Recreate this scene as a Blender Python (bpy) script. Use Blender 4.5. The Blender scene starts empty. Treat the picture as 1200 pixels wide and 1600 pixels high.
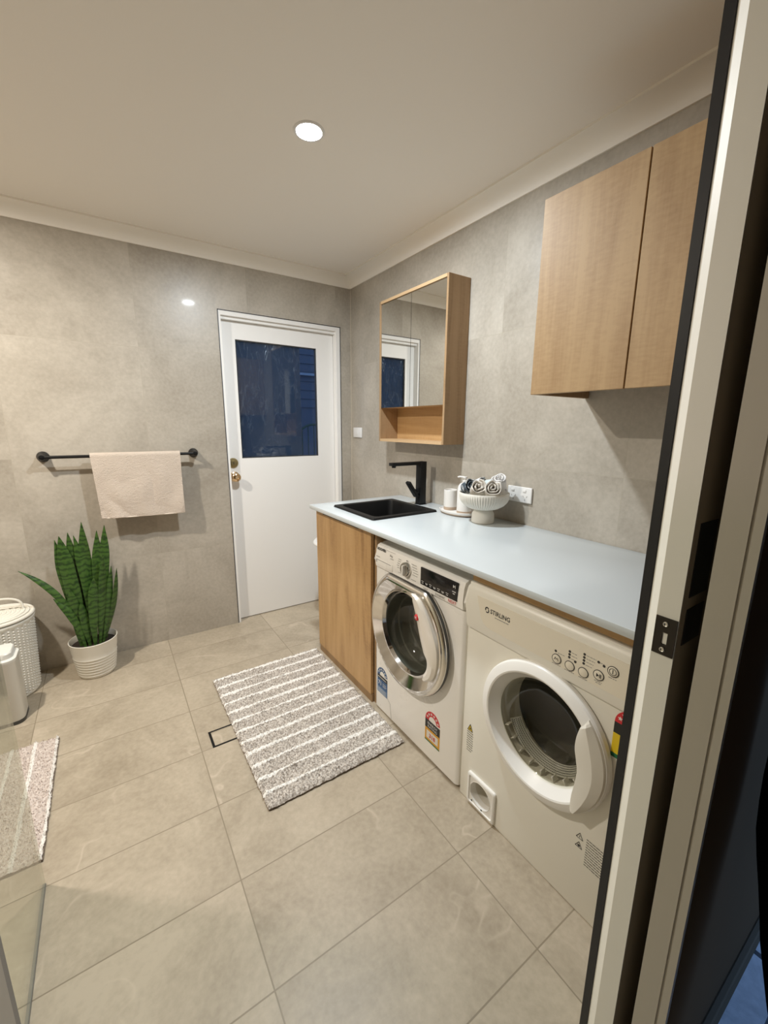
import bpy, bmesh, math, random
from mathutils import Vector, Matrix, noise

S = bpy.context.scene
COL = S.collection
PI = math.pi

# ------------------------------------------------------------------ camera
def make_camera():
    yaw, pitch, roll = 0.5887, 0.2056, 0.0074
    fw = Vector((math.sin(yaw)*math.cos(pitch), math.cos(yaw)*math.cos(pitch), -math.sin(pitch)))
    r = Vector((math.cos(yaw), -math.sin(yaw), 0))
    u = r.cross(fw)
    c, s = math.cos(roll), math.sin(roll)
    r2, u2 = c*r + s*u, -s*r + c*u
    cam = bpy.data.cameras.new('camera')
    o = bpy.data.objects.new('camera', cam)
    COL.objects.link(o)
    m = Matrix((r2, u2, -fw)).transposed().to_4x4()
    m.translation = Vector((-1.6038, -2.8628, 1.3931))
    o.matrix_world = m
    cam.sensor_fit = 'HORIZONTAL'; cam.sensor_width = 36.0
    cam.lens = 647.42/1200*36.0
    cam.clip_start = 0.01; cam.clip_end = 100
    S.camera = o
make_camera()

# ------------------------------------------------------------------ world, lights, exposure
EXPOSURE = 0.26
DOWN_W, SIDE_W = 24.0, 36.0
DOWN_C, SIDE_C = (0.87, 0.945, 1.0), (1.0, 0.92, 0.80)
w = bpy.data.worlds.new('dusk'); S.world = w; w.use_nodes = True
w.node_tree.nodes['Background'].inputs[0].default_value = (0.10, 0.18, 0.36, 1)
w.node_tree.nodes['Background'].inputs[1].default_value = 3.6
S.view_settings.view_transform = 'Standard'
S.view_settings.look = 'None'
S.view_settings.exposure = EXPOSURE
S.view_settings.gamma = 1.0
S.view_settings.use_curve_mapping = False
S.cycles.use_denoising = True
S.cycles.max_bounces = 14
S.cycles.diffuse_bounces = 8
S.cycles.glossy_bounces = 6
S.cycles.transparent_max_bounces = 16
S.cycles.sample_clamp_indirect = 6.0

# ------------------------------------------------------------------ materials
MATS = {}
def new_mat(name):
    m = bpy.data.materials.new(name); m.use_nodes = True
    MATS[name] = m
    return m, m.node_tree.nodes, m.node_tree.links, m.node_tree.nodes['Principled BSDF']

def plain(name, col, rough=0.5, metal=0.0, spec=0.5, coat=0.0, bump=0.0, bscale=300.0, emit=None, bdist=0.002):
    m, n, l, b = new_mat(name)
    b.inputs['Base Color'].default_value = (*col, 1)
    b.inputs['Roughness'].default_value = rough
    b.inputs['Metallic'].default_value = metal
    b.inputs['Specular IOR Level'].default_value = spec
    b.inputs['Coat Weight'].default_value = coat
    if emit:
        b.inputs['Emission Color'].default_value = (*emit[0], 1)
        b.inputs['Emission Strength'].default_value = emit[1]
    tc = n.new('ShaderNodeTexCoord')
    nz = n.new('ShaderNodeTexNoise'); nz.inputs['Scale'].default_value = bscale if bump else 6.0
    nz.inputs['Detail'].default_value = 3
    l.new(tc.outputs['Object'], nz.inputs['Vector'])
    if bump:
        bp = n.new('ShaderNodeBump'); bp.inputs['Strength'].default_value = bump
        bp.inputs['Distance'].default_value = bdist
        l.new(nz.outputs['Fac'], bp.inputs['Height']); l.new(bp.outputs['Normal'], b.inputs['Normal'])
    else:
        mr = n.new('ShaderNodeMapRange')
        mr.inputs['To Min'].default_value = max(0, rough-0.03); mr.inputs['To Max'].default_value = min(1, rough+0.03)
        l.new(nz.outputs['Fac'], mr.inputs['Value']); l.new(mr.outputs['Result'], b.inputs['Roughness'])
    return m

def ramp(n, stops):
    r = n.new('ShaderNodeValToRGB')
    e = r.color_ramp.elements
    while len(e) < len(stops): e.new(0.5)
    for k, (p, c) in enumerate(stops):
        e[k].position = p
        e[k].color = (*c, 1) if len(c) == 3 else c
    return r

def tile_mat(name, ax, off, size, c_lo, c_hi, grout, rough, veins=0.0, mortar=0.0022, nscale=2.2, var=0.10, spec=0.5, bump=0.25, coat=0.0):
    m, n, l, b = new_mat(name)
    tc = n.new('ShaderNodeTexCoord'); sp = n.new('ShaderNodeSeparateXYZ')
    l.new(tc.outputs['Object'], sp.inputs[0])
    cb = n.new('ShaderNodeCombineXYZ')
    for k in (0, 1):
        a = n.new('ShaderNodeMath'); a.operation = 'SUBTRACT'; a.inputs[1].default_value = off[k]
        l.new(sp.outputs[ax[k]], a.inputs[0]); l.new(a.outputs[0], cb.inputs[k])
    br = n.new('ShaderNodeTexBrick'); br.offset = 0.0; br.squash = 1.0
    br.inputs['Color1'].default_value = (0, 0, 0, 1); br.inputs['Color2'].default_value = (1, 1, 1, 1)
    br.inputs['Mortar'].default_value = (0.5, 0.5, 0.5, 1)
    br.inputs['Scale'].default_value = 1.0
    br.inputs['Mortar Size'].default_value = mortar; br.inputs['Mortar Smooth'].default_value = 0.2
    br.inputs['Brick Width'].default_value = size[0]; br.inputs['Row Height'].default_value = size[1]
    l.new(cb.outputs[0], br.inputs['Vector'])
    # per-tile shift of the stone figure
    sc = n.new('ShaderNodeVectorMath'); sc.operation = 'SCALE'; sc.inputs['Scale'].default_value = 37.0
    l.new(br.outputs['Color'], sc.inputs[0])
    ad = n.new('ShaderNodeVectorMath'); ad.operation = 'ADD'
    l.new(tc.outputs['Object'], ad.inputs[0]); l.new(sc.outputs[0], ad.inputs[1])
    n1 = n.new('ShaderNodeTexNoise'); n1.inputs['Scale'].default_value = nscale; n1.inputs['Detail'].default_value = 8
    n1.inputs['Roughness'].default_value = 0.68; n1.inputs['Distortion'].default_value = 0.6
    l.new(ad.outputs[0], n1.inputs['Vector'])
    n2 = n.new('ShaderNodeTexNoise'); n2.inputs['Scale'].default_value = 60; n2.inputs['Detail'].default_value = 4
    l.new(ad.outputs[0], n2.inputs['Vector'])
    mx = n.new('ShaderNodeMath'); mx.operation = 'MULTIPLY_ADD'; mx.inputs[1].default_value = 0.34
    l.new(n2.outputs['Fac'], mx.inputs[0]); l.new(n1.outputs['Fac'], mx.inputs[2])
    bw = n.new('ShaderNodeRGBToBW'); l.new(br.outputs['Color'], bw.inputs[0])
    mx2 = n.new('ShaderNodeMath'); mx2.operation = 'MULTIPLY_ADD'; mx2.inputs[1].default_value = var
    l.new(bw.outputs[0], mx2.inputs[0]); l.new(mx.outputs[0], mx2.inputs[2])
    rp = ramp(n, [(0.48, c_lo), (0.88, c_hi)])
    l.new(mx2.outputs[0], rp.inputs[0])
    col = rp.outputs[0]
    if veins > 0:
        nv = n.new('ShaderNodeTexNoise'); nv.inputs['Scale'].default_value = 2.0; nv.inputs['Detail'].default_value = 3
        nv.inputs['Roughness'].default_value = 0.55; nv.inputs['Distortion'].default_value = 0.35
        l.new(ad.outputs[0], nv.inputs['Vector'])
        s1 = n.new('ShaderNodeMath'); s1.operation = 'SUBTRACT'; s1.inputs[1].default_value = 0.5
        l.new(nv.outputs['Fac'], s1.inputs[0])
        s2 = n.new('ShaderNodeMath'); s2.operation = 'ABSOLUTE'; l.new(s1.outputs[0], s2.inputs[0])
        rv = ramp(n, [(0.0, (1, 1, 1)), (0.010, (0, 0, 0))]); l.new(s2.outputs[0], rv.inputs[0])
        nm = n.new('ShaderNodeTexNoise'); nm.inputs['Scale'].default_value = 2.4; nm.inputs['Detail'].default_value = 2
        l.new(ad.outputs[0], nm.inputs['Vector'])
        rm = ramp(n, [(0.52, (0, 0, 0)), (0.64, (1, 1, 1))]); l.new(nm.outputs['Fac'], rm.inputs[0])
        mm = n.new('ShaderNodeMath'); mm.operation = 'MULTIPLY'
        l.new(rv.outputs[0], mm.inputs[0]); l.new(rm.outputs[0], mm.inputs[1])
        m3 = n.new('ShaderNodeMath'); m3.operation = 'MULTIPLY'; m3.inputs[1].default_value = veins
        l.new(mm.outputs[0], m3.inputs[0])
        mc = n.new('ShaderNodeMix'); mc.data_type = 'RGBA'
        l.new(m3.outputs[0], mc.inputs[0]); l.new(col, mc.inputs[6])
        mc.inputs[7].default_value = (min(1, c_hi[0]*1.35), min(1, c_hi[1]*1.35), min(1, c_hi[2]*1.4), 1)
        col = mc.outputs[2]
    mg = n.new('ShaderNodeMix'); mg.data_type = 'RGBA'
    l.new(br.outputs['Fac'], mg.inputs[0]); l.new(col, mg.inputs[6]); mg.inputs[7].default_value = (*grout, 1)
    l.new(mg.outputs[2], b.inputs['Base Color'])
    b.inputs['Roughness'].default_value = rough; b.inputs['Specular IOR Level'].default_value = spec
    mr = n.new('ShaderNodeMapRange'); mr.inputs['To Min'].default_value = rough-0.06; mr.inputs['To Max'].default_value = rough+0.08
    l.new(n1.outputs['Fac'], mr.inputs['Value']); l.new(mr.outputs['Result'], b.inputs['Roughness'])
    b.inputs['Coat Weight'].default_value = coat; b.inputs['Coat Roughness'].default_value = 0.07
    hb = n.new('ShaderNodeMath'); hb.operation = 'MULTIPLY_ADD'; hb.inputs[1].default_value = -1.5
    l.new(br.outputs['Fac'], hb.inputs[0]); l.new(n2.outputs['Fac'], hb.inputs[2])
    bp = n.new('ShaderNodeBump'); bp.inputs['Strength'].default_value = bump; bp.inputs['Distance'].default_value = 0.0012
    l.new(hb.outputs[0], bp.inputs['Height']); l.new(bp.outputs['Normal'], b.inputs['Normal'])
    return m

def wood_mat(name, grain='Z', base=((0.30, 0.165, 0.070), (0.50, 0.31, 0.14), (0.60, 0.39, 0.19)), rough=0.48, fleck=0.16):
    m, n, l, b = new_mat(name)
    tc = n.new('ShaderNodeTexCoord'); mp = n.new('ShaderNodeMapping')
    sc = {'X': (0.9, 9, 9), 'Y': (9, 0.9, 9), 'Z': (9, 9, 0.9)}[grain]
    mp.inputs['Scale'].default_value = sc
    l.new(tc.outputs['Object'], mp.inputs[0])
    n1 = n.new('ShaderNodeTexNoise'); n1.inputs['Scale'].default_value = 1.2; n1.inputs['Detail'].default_value = 6
    n1.inputs['Distortion'].default_value = 1.4; n1.inputs['Roughness'].default_value = 0.55
    l.new(mp.outputs[0], n1.inputs['Vector'])
    mp2 = n.new('ShaderNodeMapping')
    mp2.inputs['Scale'].default_value = tuple(v*14 if v > 1 else v*5 for v in sc)
    l.new(tc.outputs['Object'], mp2.inputs[0])
    n2 = n.new('ShaderNodeTexNoise'); n2.inputs['Scale'].default_value = 1.0; n2.inputs['Detail'].default_value = 3
    l.new(mp2.outputs[0], n2.inputs['Vector'])
    # fine cross-figure (medullary flecks)
    mp3 = n.new('ShaderNodeMapping')
    mp3.inputs['Scale'].default_value = tuple(34 if v > 1 else 105 for v in sc)
    l.new(tc.outputs['Object'], mp3.inputs[0])
    n3 = n.new('ShaderNodeTexNoise'); n3.inputs['Scale'].default_value = 1.0; n3.inputs['Detail'].default_value = 2
    l.new(mp3.outputs[0], n3.inputs['Vector'])
    a = n.new('ShaderNodeMath'); a.operation = 'MULTIPLY_ADD'; a.inputs[1].default_value = 0.30
    l.new(n2.outputs['Fac'], a.inputs[0]); l.new(n1.outputs['Fac'], a.inputs[2])
    a2 = n.new('ShaderNodeMath'); a2.operation = 'MULTIPLY_ADD'; a2.inputs[1].default_value = fleck
    l.new(n3.outputs['Fac'], a2.inputs[0]); l.new(a.outputs[0], a2.inputs[2])
    rp = ramp(n, [(0.44, base[0]), (0.68, base[1]), (1.0, base[2])])
    l.new(a2.outputs[0], rp.inputs[0]); l.new(rp.outputs[0], b.inputs['Base Color'])
    b.inputs['Roughness'].default_value = rough; b.inputs['Specular IOR Level'].default_value = 0.35
    bp = n.new('ShaderNodeBump'); bp.inputs['Strength'].default_value = 0.15; bp.inputs['Distance'].default_value = 0.001
    l.new(n2.outputs['Fac'], bp.inputs['Height']); l.new(bp.outputs['Normal'], b.inputs['Normal'])
    return m

def glass_mat(name, tint, gloss_rough=0.02, ior=1.45, extra=0.0):
    m, n, l, b = new_mat(name)
    n.remove(b)
    out = n['Material Output']
    tr = n.new('ShaderNodeBsdfTransparent'); tr.inputs[0].default_value = (*tint, 1)
    gl = n.new('ShaderNodeBsdfGlossy'); gl.inputs['Roughness'].default_value = gloss_rough
    fr = n.new('ShaderNodeFresnel')
    ge = n.new('ShaderNodeNewGeometry'); mi = n.new('ShaderNodeMapRange')   # both faces of the sheet reflect alike
    mi.inputs['To Min'].default_value = ior; mi.inputs['To Max'].default_value = 1/ior
    l.new(ge.outputs['Backfacing'], mi.inputs['Value']); l.new(mi.outputs['Result'], fr.inputs[0])
    ad = n.new('ShaderNodeMath'); ad.operation = 'ADD'; ad.inputs[1].default_value = extra; ad.use_clamp = True
    l.new(fr.outputs[0], ad.inputs[0])
    mx = n.new('ShaderNodeMixShader')
    l.new(ad.outputs[0], mx.inputs[0]); l.new(tr.outputs[0], mx.inputs[1]); l.new(gl.outputs[0], mx.inputs[2])
    l.new(mx.outputs[0], out.inputs[0])
    return m

WALL_LO, WALL_HI = (0.345, 0.308, 0.255), (0.515, 0.472, 0.405)
FL_LO, FL_HI = (0.325, 0.272, 0.20), (0.51, 0.44, 0.34)
tile_mat('wall_tile_back', (0, 2), (-1.385-0.63*10, 0.595-0.613*5), (0.63, 0.613), WALL_LO, WALL_HI, (0.44, 0.40, 0.33), 0.34, nscale=2.0, mortar=0.0011, var=0.03, coat=0.05)
tile_mat('wall_tile_side', (1, 2), (-1.445-0.63*10, 0.595-0.613*5), (0.63, 0.613), WALL_LO, WALL_HI, (0.42, 0.38, 0.31), 0.34, nscale=2.0, mortar=0.0012, var=0.03, coat=0.05)
tile_mat('floor_tile', (0, 1), (-1.395-0.625*10, -1.142-0.31*20), (0.625, 0.31), FL_LO, FL_HI, (0.27, 0.225, 0.16), 0.42, veins=0.42, nscale=2.6, mortar=0.0021, var=0.08)
tile_mat('slate_tile', (0, 1), (0.05, -2.78), (0.33, 0.33), (0.42, 0.44, 0.45), (0.74, 0.76, 0.77), (0.03, 0.03, 0.03), 0.45, nscale=6, mortar=0.008, var=0.1)
plain('ceiling_paint', (0.91, 0.87, 0.81), 0.9, bump=0.06, bscale=180)
plain('cornice_paint', (0.92, 0.885, 0.82), 0.7)
plain('corner_bead', (0.60, 0.54, 0.44), 0.6)
plain('dim_grey', (0.30, 0.28, 0.25), 0.6)
plain('door_paint', (0.90, 0.89, 0.87), 0.45)
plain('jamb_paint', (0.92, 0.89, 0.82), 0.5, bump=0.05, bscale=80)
plain('jamb_shaded', (0.50, 0.455, 0.385), 0.5)  # jamb paint darkened: shade on stop and left jamb put into the colour
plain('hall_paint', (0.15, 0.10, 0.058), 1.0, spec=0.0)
plain('rebate_shade', (0.26, 0.215, 0.16), 0.8, spec=0.1)  # dark brown stands for the shade inside the jamb slot
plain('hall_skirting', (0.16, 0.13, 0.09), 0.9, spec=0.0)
plain('black_trim', (0.018, 0.018, 0.022), 0.45)
plain('black_metal', (0.006, 0.006, 0.006), 0.42, spec=0.28)
plain('black_sink', (0.006, 0.006, 0.006), 0.5, spec=0.3, bump=0.1, bscale=600)
plain('bronze_plate', (0.035, 0.028, 0.022), 0.45, metal=0.4)
plain('steel', (0.62, 0.60, 0.56), 0.3, metal=1.0)
plain('brass_dull', (0.42, 0.35, 0.19), 0.36, metal=1.0)
plain('brass', (0.80, 0.60, 0.38), 0.16, metal=1.0)
plain('chrome', (0.78, 0.76, 0.73), 0.09, metal=1.0)
plain('chrome_soft', (0.80, 0.77, 0.72), 0.2, metal=1.0)
plain('handle_satin', (0.86, 0.82, 0.76), 0.26, metal=0.35)
plain('mirror', (0.86, 0.86, 0.83), 0.012, metal=1.0)
plain('drum_metal', (0.20, 0.20, 0.19), 0.35, metal=0.9)
plain('appliance_white', (0.92, 0.905, 0.875), 0.28, coat=0.2)
plain('dryer_white', (0.83, 0.81, 0.735), 0.36)
plain('dryer_ring', (0.87, 0.86, 0.83), 0.3)
plain('dryer_handle', (0.70, 0.67, 0.60), 0.38)
plain('dryer_panel', (0.83, 0.78, 0.665), 0.4)
plain('rubber_grey', (0.22, 0.225, 0.21), 0.4)
plain('dryer_drum', (0.085, 0.08, 0.06), 0.5)
plain('rubber_dark', (0.05, 0.05, 0.048), 0.4)
plain('shadow_gap', (0.02, 0.018, 0.015), 0.8)
plain('ink', (0.03, 0.03, 0.03), 0.6)
plain('ink_grey', (0.28, 0.27, 0.26), 0.6)
plain('display_black', (0.006, 0.006, 0.008), 0.12)
plain('ink_white', (0.75, 0.75, 0.75), 0.6)
plain('ink_red', (0.55, 0.02, 0.03), 0.5)
plain('label_red', (0.62, 0.025, 0.035), 0.45)
plain('label_black', (0.02, 0.02, 0.02), 0.45)
plain('label_orange', (0.72, 0.36, 0.03), 0.45)
plain('label_yellow', (0.80, 0.58, 0.02), 0.45)
plain('label_green', (0.01, 0.16, 0.07), 0.45)
plain('label_white', (0.78, 0.76, 0.72), 0.45)
plain('label_blue', (0.035, 0.11, 0.27), 0.45)
plain('label_pale_blue', (0.13, 0.22, 0.38), 0.45)
plain('plastic_white', (0.80, 0.79, 0.77), 0.35)
plain('plastic_shade', (0.45, 0.45, 0.46), 0.4)
plain('worktop_stone', (0.60, 0.645, 0.665), 0.22, bump=0.0)
plain('ceramic_matte', (0.74, 0.71, 0.64), 0.7, bump=0.15, bscale=160)
plain('ceramic_white', (0.78, 0.76, 0.73), 0.4)
plain('ceramic_clay', (0.46, 0.35, 0.26), 0.6)
plain('pot_white', (0.77, 0.74, 0.66), 0.42)
plain('soil', (0.022, 0.014, 0.009), 0.95, bump=0.6, bscale=120)
plain('wicker_white', (0.78, 0.755, 0.68), 0.6)
plain('bin_white', (0.75, 0.75, 0.71), 0.32)
plain('towel_cloth', (0.66, 0.565, 0.48), 0.95, bump=1.0, bscale=260, spec=0.1, bdist=0.006)
plain('towel_hem', (0.74, 0.66, 0.57), 0.95, spec=0.1)
plain('cloth_cream', (0.70, 0.66, 0.60), 0.95, bump=0.6, bscale=400, spec=0.1)
plain('cloth_white', (0.76, 0.76, 0.76), 0.95, bump=0.6, bscale=400, spec=0.1)
plain('cloth_pale_blue', (0.55, 0.62, 0.63), 0.95, bump=0.6, bscale=400, spec=0.1)
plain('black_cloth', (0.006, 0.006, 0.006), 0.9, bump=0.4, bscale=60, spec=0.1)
plain('mat_edge', (0.19, 0.145, 0.115), 0.9)
plain('lamp_glow', (1, 1, 1), 0.5, emit=((0.93, 0.98, 1.0), 30.0))
plain('dark_timber', (0.05, 0.055, 0.065), 0.8)
plain('outdoor_white', (0.16, 0.17, 0.18), 0.6)
plain('leaf_dark', (0.015, 0.03, 0.012), 0.7)
wood_mat('oak_upright', 'Z')
wood_mat('oak_rough', 'Z', base=((0.23, 0.135, 0.062), (0.36, 0.225, 0.110), (0.45, 0.30, 0.155)), rough=0.5, fleck=0.40)
wood_mat('oak_level', 'X')
wood_mat('oak_brown', 'Z', base=((0.24, 0.15, 0.075), (0.35, 0.225, 0.12), (0.42, 0.28, 0.155)))
wood_mat('oak_pale', 'X', base=((0.46, 0.30, 0.16), (0.56, 0.38, 0.21), (0.62, 0.43, 0.25)))
glass_mat('shower_glass', (0.945, 0.97, 0.94), extra=0.0)
glass_mat('clear_glass', (0.92, 0.95, 0.97), extra=0.0)
glass_mat('washer_glass', (0.60, 0.60, 0.55), extra=0.02)
glass_mat('dryer_glass', (0.86, 0.86, 0.80), extra=0.01)
plain('glass_seal', (0.17, 0.17, 0.15), 0.5)

def striped_mat(name, axis, pitch, off, width, lo, hi, stripe):
    """shaggy mat: grey flecked pile with raised white stripes across one axis"""
    m, n, l, b = new_mat(name)
    tc = n.new('ShaderNodeTexCoord'); sp = n.new('ShaderNodeSeparateXYZ'); l.new(tc.outputs['Object'], sp.inputs[0])
    wv = n.new('ShaderNodeTexNoise'); wv.inputs['Scale'].default_value = 7.0; wv.inputs['Detail'].default_value = 1
    l.new(tc.outputs['Object'], wv.inputs['Vector'])
    a0 = n.new('ShaderNodeMath'); a0.operation = 'MULTIPLY_ADD'; a0.inputs[1].default_value = 0.012
    l.new(wv.outputs['Fac'], a0.inputs[0]); l.new(sp.outputs[axis], a0.inputs[2])
    a = n.new('ShaderNodeMath'); a.operation = 'ADD'; a.inputs[1].default_value = -off-0.006
    l.new(a0.outputs[0], a.inputs[0])
    d = n.new('ShaderNodeMath'); d.operation = 'PINGPONG'; d.inputs[1].default_value = pitch/2
    l.new(a.outputs[0], d.inputs[0])
    lt = n.new('ShaderNodeMath'); lt.operation = 'LESS_THAN'; lt.inputs[1].default_value = width/2
    l.new(d.outputs[0], lt.inputs[0])
    nz = n.new('ShaderNodeTexNoise'); nz.inputs['Scale'].default_value = 125; nz.inputs['Detail'].default_value = 5
    l.new(tc.outputs['Object'], nz.inputs['Vector'])
    rp = ramp(n, [(0.36, lo), (0.64, hi)]); l.new(nz.outputs['Fac'], rp.inputs[0])
    mx = n.new('ShaderNodeMix'); mx.data_type = 'RGBA'
    l.new(lt.outputs[0], mx.inputs[0]); l.new(rp.outputs[0], mx.inputs[6]); mx.inputs[7].default_value = (*stripe, 1)
    l.new(mx.outputs[2], b.inputs['Base Color'])
    b.inputs['Roughness'].default_value = 1.0; b.inputs['Specular IOR Level'].default_value = 0.05
    bp = n.new('ShaderNodeBump'); bp.inputs['Strength'].default_value = 0.9; bp.inputs['Distance'].default_value = 0.004
    l.new(nz.outputs['Fac'], bp.inputs['Height']); l.new(bp.outputs['Normal'], b.inputs['Normal'])
    return m
MAT_PITCH = 0.0775
striped_mat('bath_mat_pile', 1, MAT_PITCH, -0.665, 0.013, (0.31, 0.27, 0.235), (0.74, 0.69, 0.63), (0.95, 0.93, 0.89))
striped_mat('far_mat_pile', 0, MAT_PITCH, -1.995, 0.013, (0.50, 0.42, 0.38), (0.72, 0.65, 0.60), (0.84, 0.81, 0.77))

def leaf_mat():
    m, n, l, b = new_mat('snake_leaf')
    tc = n.new('ShaderNodeTexCoord')
    wv = n.new('ShaderNodeTexWave'); wv.wave_type = 'BANDS'; wv.bands_direction = 'Z'
    wv.inputs['Scale'].default_value = 11; wv.inputs['Distortion'].default_value = 8; wv.inputs['Detail'].default_value = 4
    wv.inputs['Detail Scale'].default_value = 2.2
    l.new(tc.outputs['Object'], wv.inputs['Vector'])
    rp = ramp(n, [(0.0, (0.016, 0.044, 0.009)), (0.35, (0.034, 0.086, 0.014)), (1.0, (0.054, 0.120, 0.020))])
    l.new(wv.outputs['Fac'], rp.inputs[0]); l.new(rp.outputs[0], b.inputs['Base Color'])
    b.inputs['Roughness'].default_value = 0.42
    return m
leaf_mat()

def film_mat():
    m, n, l, b = new_mat('window_film')
    n.remove(b); out = n['Material Output']
    tc = n.new('ShaderNodeTexCoord')
    mp = n.new('ShaderNodeMapping'); mp.inputs['Scale'].default_value = (5.5, 1, 1.6); mp.inputs['Rotation'].default_value = (0, 0.35, 0)
    l.new(tc.outputs['Object'], mp.inputs[0])
    nz = n.new('ShaderNodeTexNoise'); nz.inputs['Scale'].default_value = 3.0; nz.inputs['Detail'].default_value = 2.0
    nz.inputs['Distortion'].default_value = 1.6
    l.new(mp.outputs[0], nz.inputs['Vector'])
    s1 = n.new('ShaderNodeMath'); s1.operation = 'SUBTRACT'; s1.inputs[1].default_value = 0.52; l.new(nz.outputs['Fac'], s1.inputs[0])
    s2 = n.new('ShaderNodeMath'); s2.operation = 'ABSOLUTE'; l.new(s1.outputs[0], s2.inputs[0])
    rc = ramp(n, [(0.0, (1, 1, 1)), (0.02, (0, 0, 0))]); l.new(s2.outputs[0], rc.inputs[0])
    bp = n.new('ShaderNodeBump'); bp.inputs['Strength'].default_value = 0.5; bp.inputs['Distance'].default_value = 0.002
    l.new(rc.outputs[0], bp.inputs['Height'])
    tl = n.new('ShaderNodeBsdfTranslucent'); tl.inputs[0].default_value = (0.52, 0.57, 0.60, 1)
    df = n.new('ShaderNodeBsdfDiffuse')
    mc = n.new('ShaderNodeMix'); mc.data_type = 'RGBA'
    cm = n.new('ShaderNodeMath'); cm.operation = 'MULTIPLY'; cm.inputs[1].default_value = 0.55; l.new(rc.outputs[0], cm.inputs[0])
    l.new(cm.outputs[0], mc.inputs[0]); mc.inputs[6].default_value = (0.025, 0.03, 0.035, 1); mc.inputs[7].default_value = (0.26, 0.27, 0.28, 1)
    l.new(mc.outputs[2], df.inputs[0])
    gl = n.new('ShaderNodeBsdfGlossy'); gl.inputs['Roughness'].default_value = 0.22
    l.new(bp.outputs[0], gl.inputs['Normal'])
    m1 = n.new('ShaderNodeMixShader'); m1.inputs[0].default_value = 0.45
    l.new(tl.outputs[0], m1.inputs[1]); l.new(df.outputs[0], m1.inputs[2])
    m2 = n.new('ShaderNodeMixShader'); m2.inputs[0].default_value = 0.035
    l.new(m1.outputs[0], m2.inputs[1]); l.new(gl.outputs[0], m2.inputs[2])
    l.new(m2.outputs[0], out.inputs[0])
film_mat()

def print_mat(name, dark, light, lo=0.47, hi=0.53, scale=45):
    m, n, l, b = new_mat(name)
    tc = n.new('ShaderNodeTexCoord')
    nz = n.new('ShaderNodeTexNoise'); nz.inputs['Scale'].default_value = scale; nz.inputs['Detail'].default_value = 3
    l.new(tc.outputs['Object'], nz.inputs['Vector'])
    rp = ramp(n, [(lo, dark), (hi, light)]); l.new(nz.outputs['Fac'], rp.inputs[0])
    l.new(rp.outputs[0], b.inputs['Base Color']); b.inputs['Roughness'].default_value = 0.95
    b.inputs['Specular IOR Level'].default_value = 0.1
print_mat('cloth_dark_print', (0.08, 0.10, 0.12), (0.55, 0.56, 0.56), 0.50, 0.60)
print_mat('cloth_grey_print', (0.28, 0.29, 0.31), (0.72, 0.71, 0.69), 0.44, 0.52)
print_mat('cloth_white_print', (0.45, 0.45, 0.46), (0.80, 0.79, 0.78), 0.36, 0.42)

# ------------------------------------------------------------------ geometry helpers
def box(bm, x0, x1, y0, y1, z0, z1, bev=0.0, seg=2, edges=None):
    t = bmesh.new()
    bmesh.ops.create_cube(t, size=1.0)
    for v in t.verts:
        v.co = Vector(((x0+x1)/2 + v.co.x*(x1-x0), (y0+y1)/2 + v.co.y*(y1-y0), (z0+z1)/2 + v.co.z*(z1-z0)))
    if bev > 0:
        es = t.edges if edges is None else [e for e in t.edges if edges(e)]
        bmesh.ops.bevel(t, geom=list(es), offset=bev, segments=seg, affect='EDGES', profile=0.5)
    me = bpy.data.meshes.new('tmp'); t.to_mesh(me); t.free()
    bm.from_mesh(me); bpy.data.meshes.remove(me)
    return bm

def prism(bm, pts, a, b, axis='Y'):
    """closed polygon pts (2D) extruded between a and b along axis; Y: pts=(x,z); Z: pts=(x,y); X: pts=(y,z)"""
    def P(p, t):
        return {'Y': (p[0], t, p[1]), 'Z': (p[0], p[1], t), 'X': (t, p[0], p[1])}[axis]
    f = [bm.verts.new(P(p, a)) for p in pts]; g = [bm.verts.new(P(p, b)) for p in pts]
    n = len(pts)
    bm.faces.new(f); bm.faces.new(list(reversed(g)))
    for i in range(n):
        bm.faces.new((f[i], f[(i+1) % n], g[(i+1) % n], g[i]))
    return bm

def lathe(bm, prof, seg=48, origin=(0, 0, 0), axis='Z', rmod=None, close=False):
    """revolve (r, h) profile; axis 'Z' up, '-Y' towards the viewer"""
    rows = []
    for r, h in prof:
        row = []
        for i in range(seg):
            t = 2*PI*i/seg
            rr = rmod(t, r, h) if rmod else r
            if axis == 'Z': p = (origin[0]+rr*math.cos(t), origin[1]+rr*math.sin(t), origin[2]+h)
            elif axis == 'X': p = (origin[0]+h, origin[1]+rr*math.cos(t), origin[2]+rr*math.sin(t))
            else: p = (origin[0]+rr*math.cos(t), origin[1]-h, origin[2]+rr*math.sin(t))
            row.append(bm.verts.new(p))
        rows.append(row)
    for a, b in zip(rows, rows[1:]):
        for i in range(seg):
            j = (i+1) % seg
            bm.faces.new((a[i], a[j], b[j], b[i]))
    if close:
        if prof[0][0] > 0: bm.faces.new(list(reversed(rows[0])))
        if prof[-1][0] > 0: bm.faces.new(rows[-1])
    return bm

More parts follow.
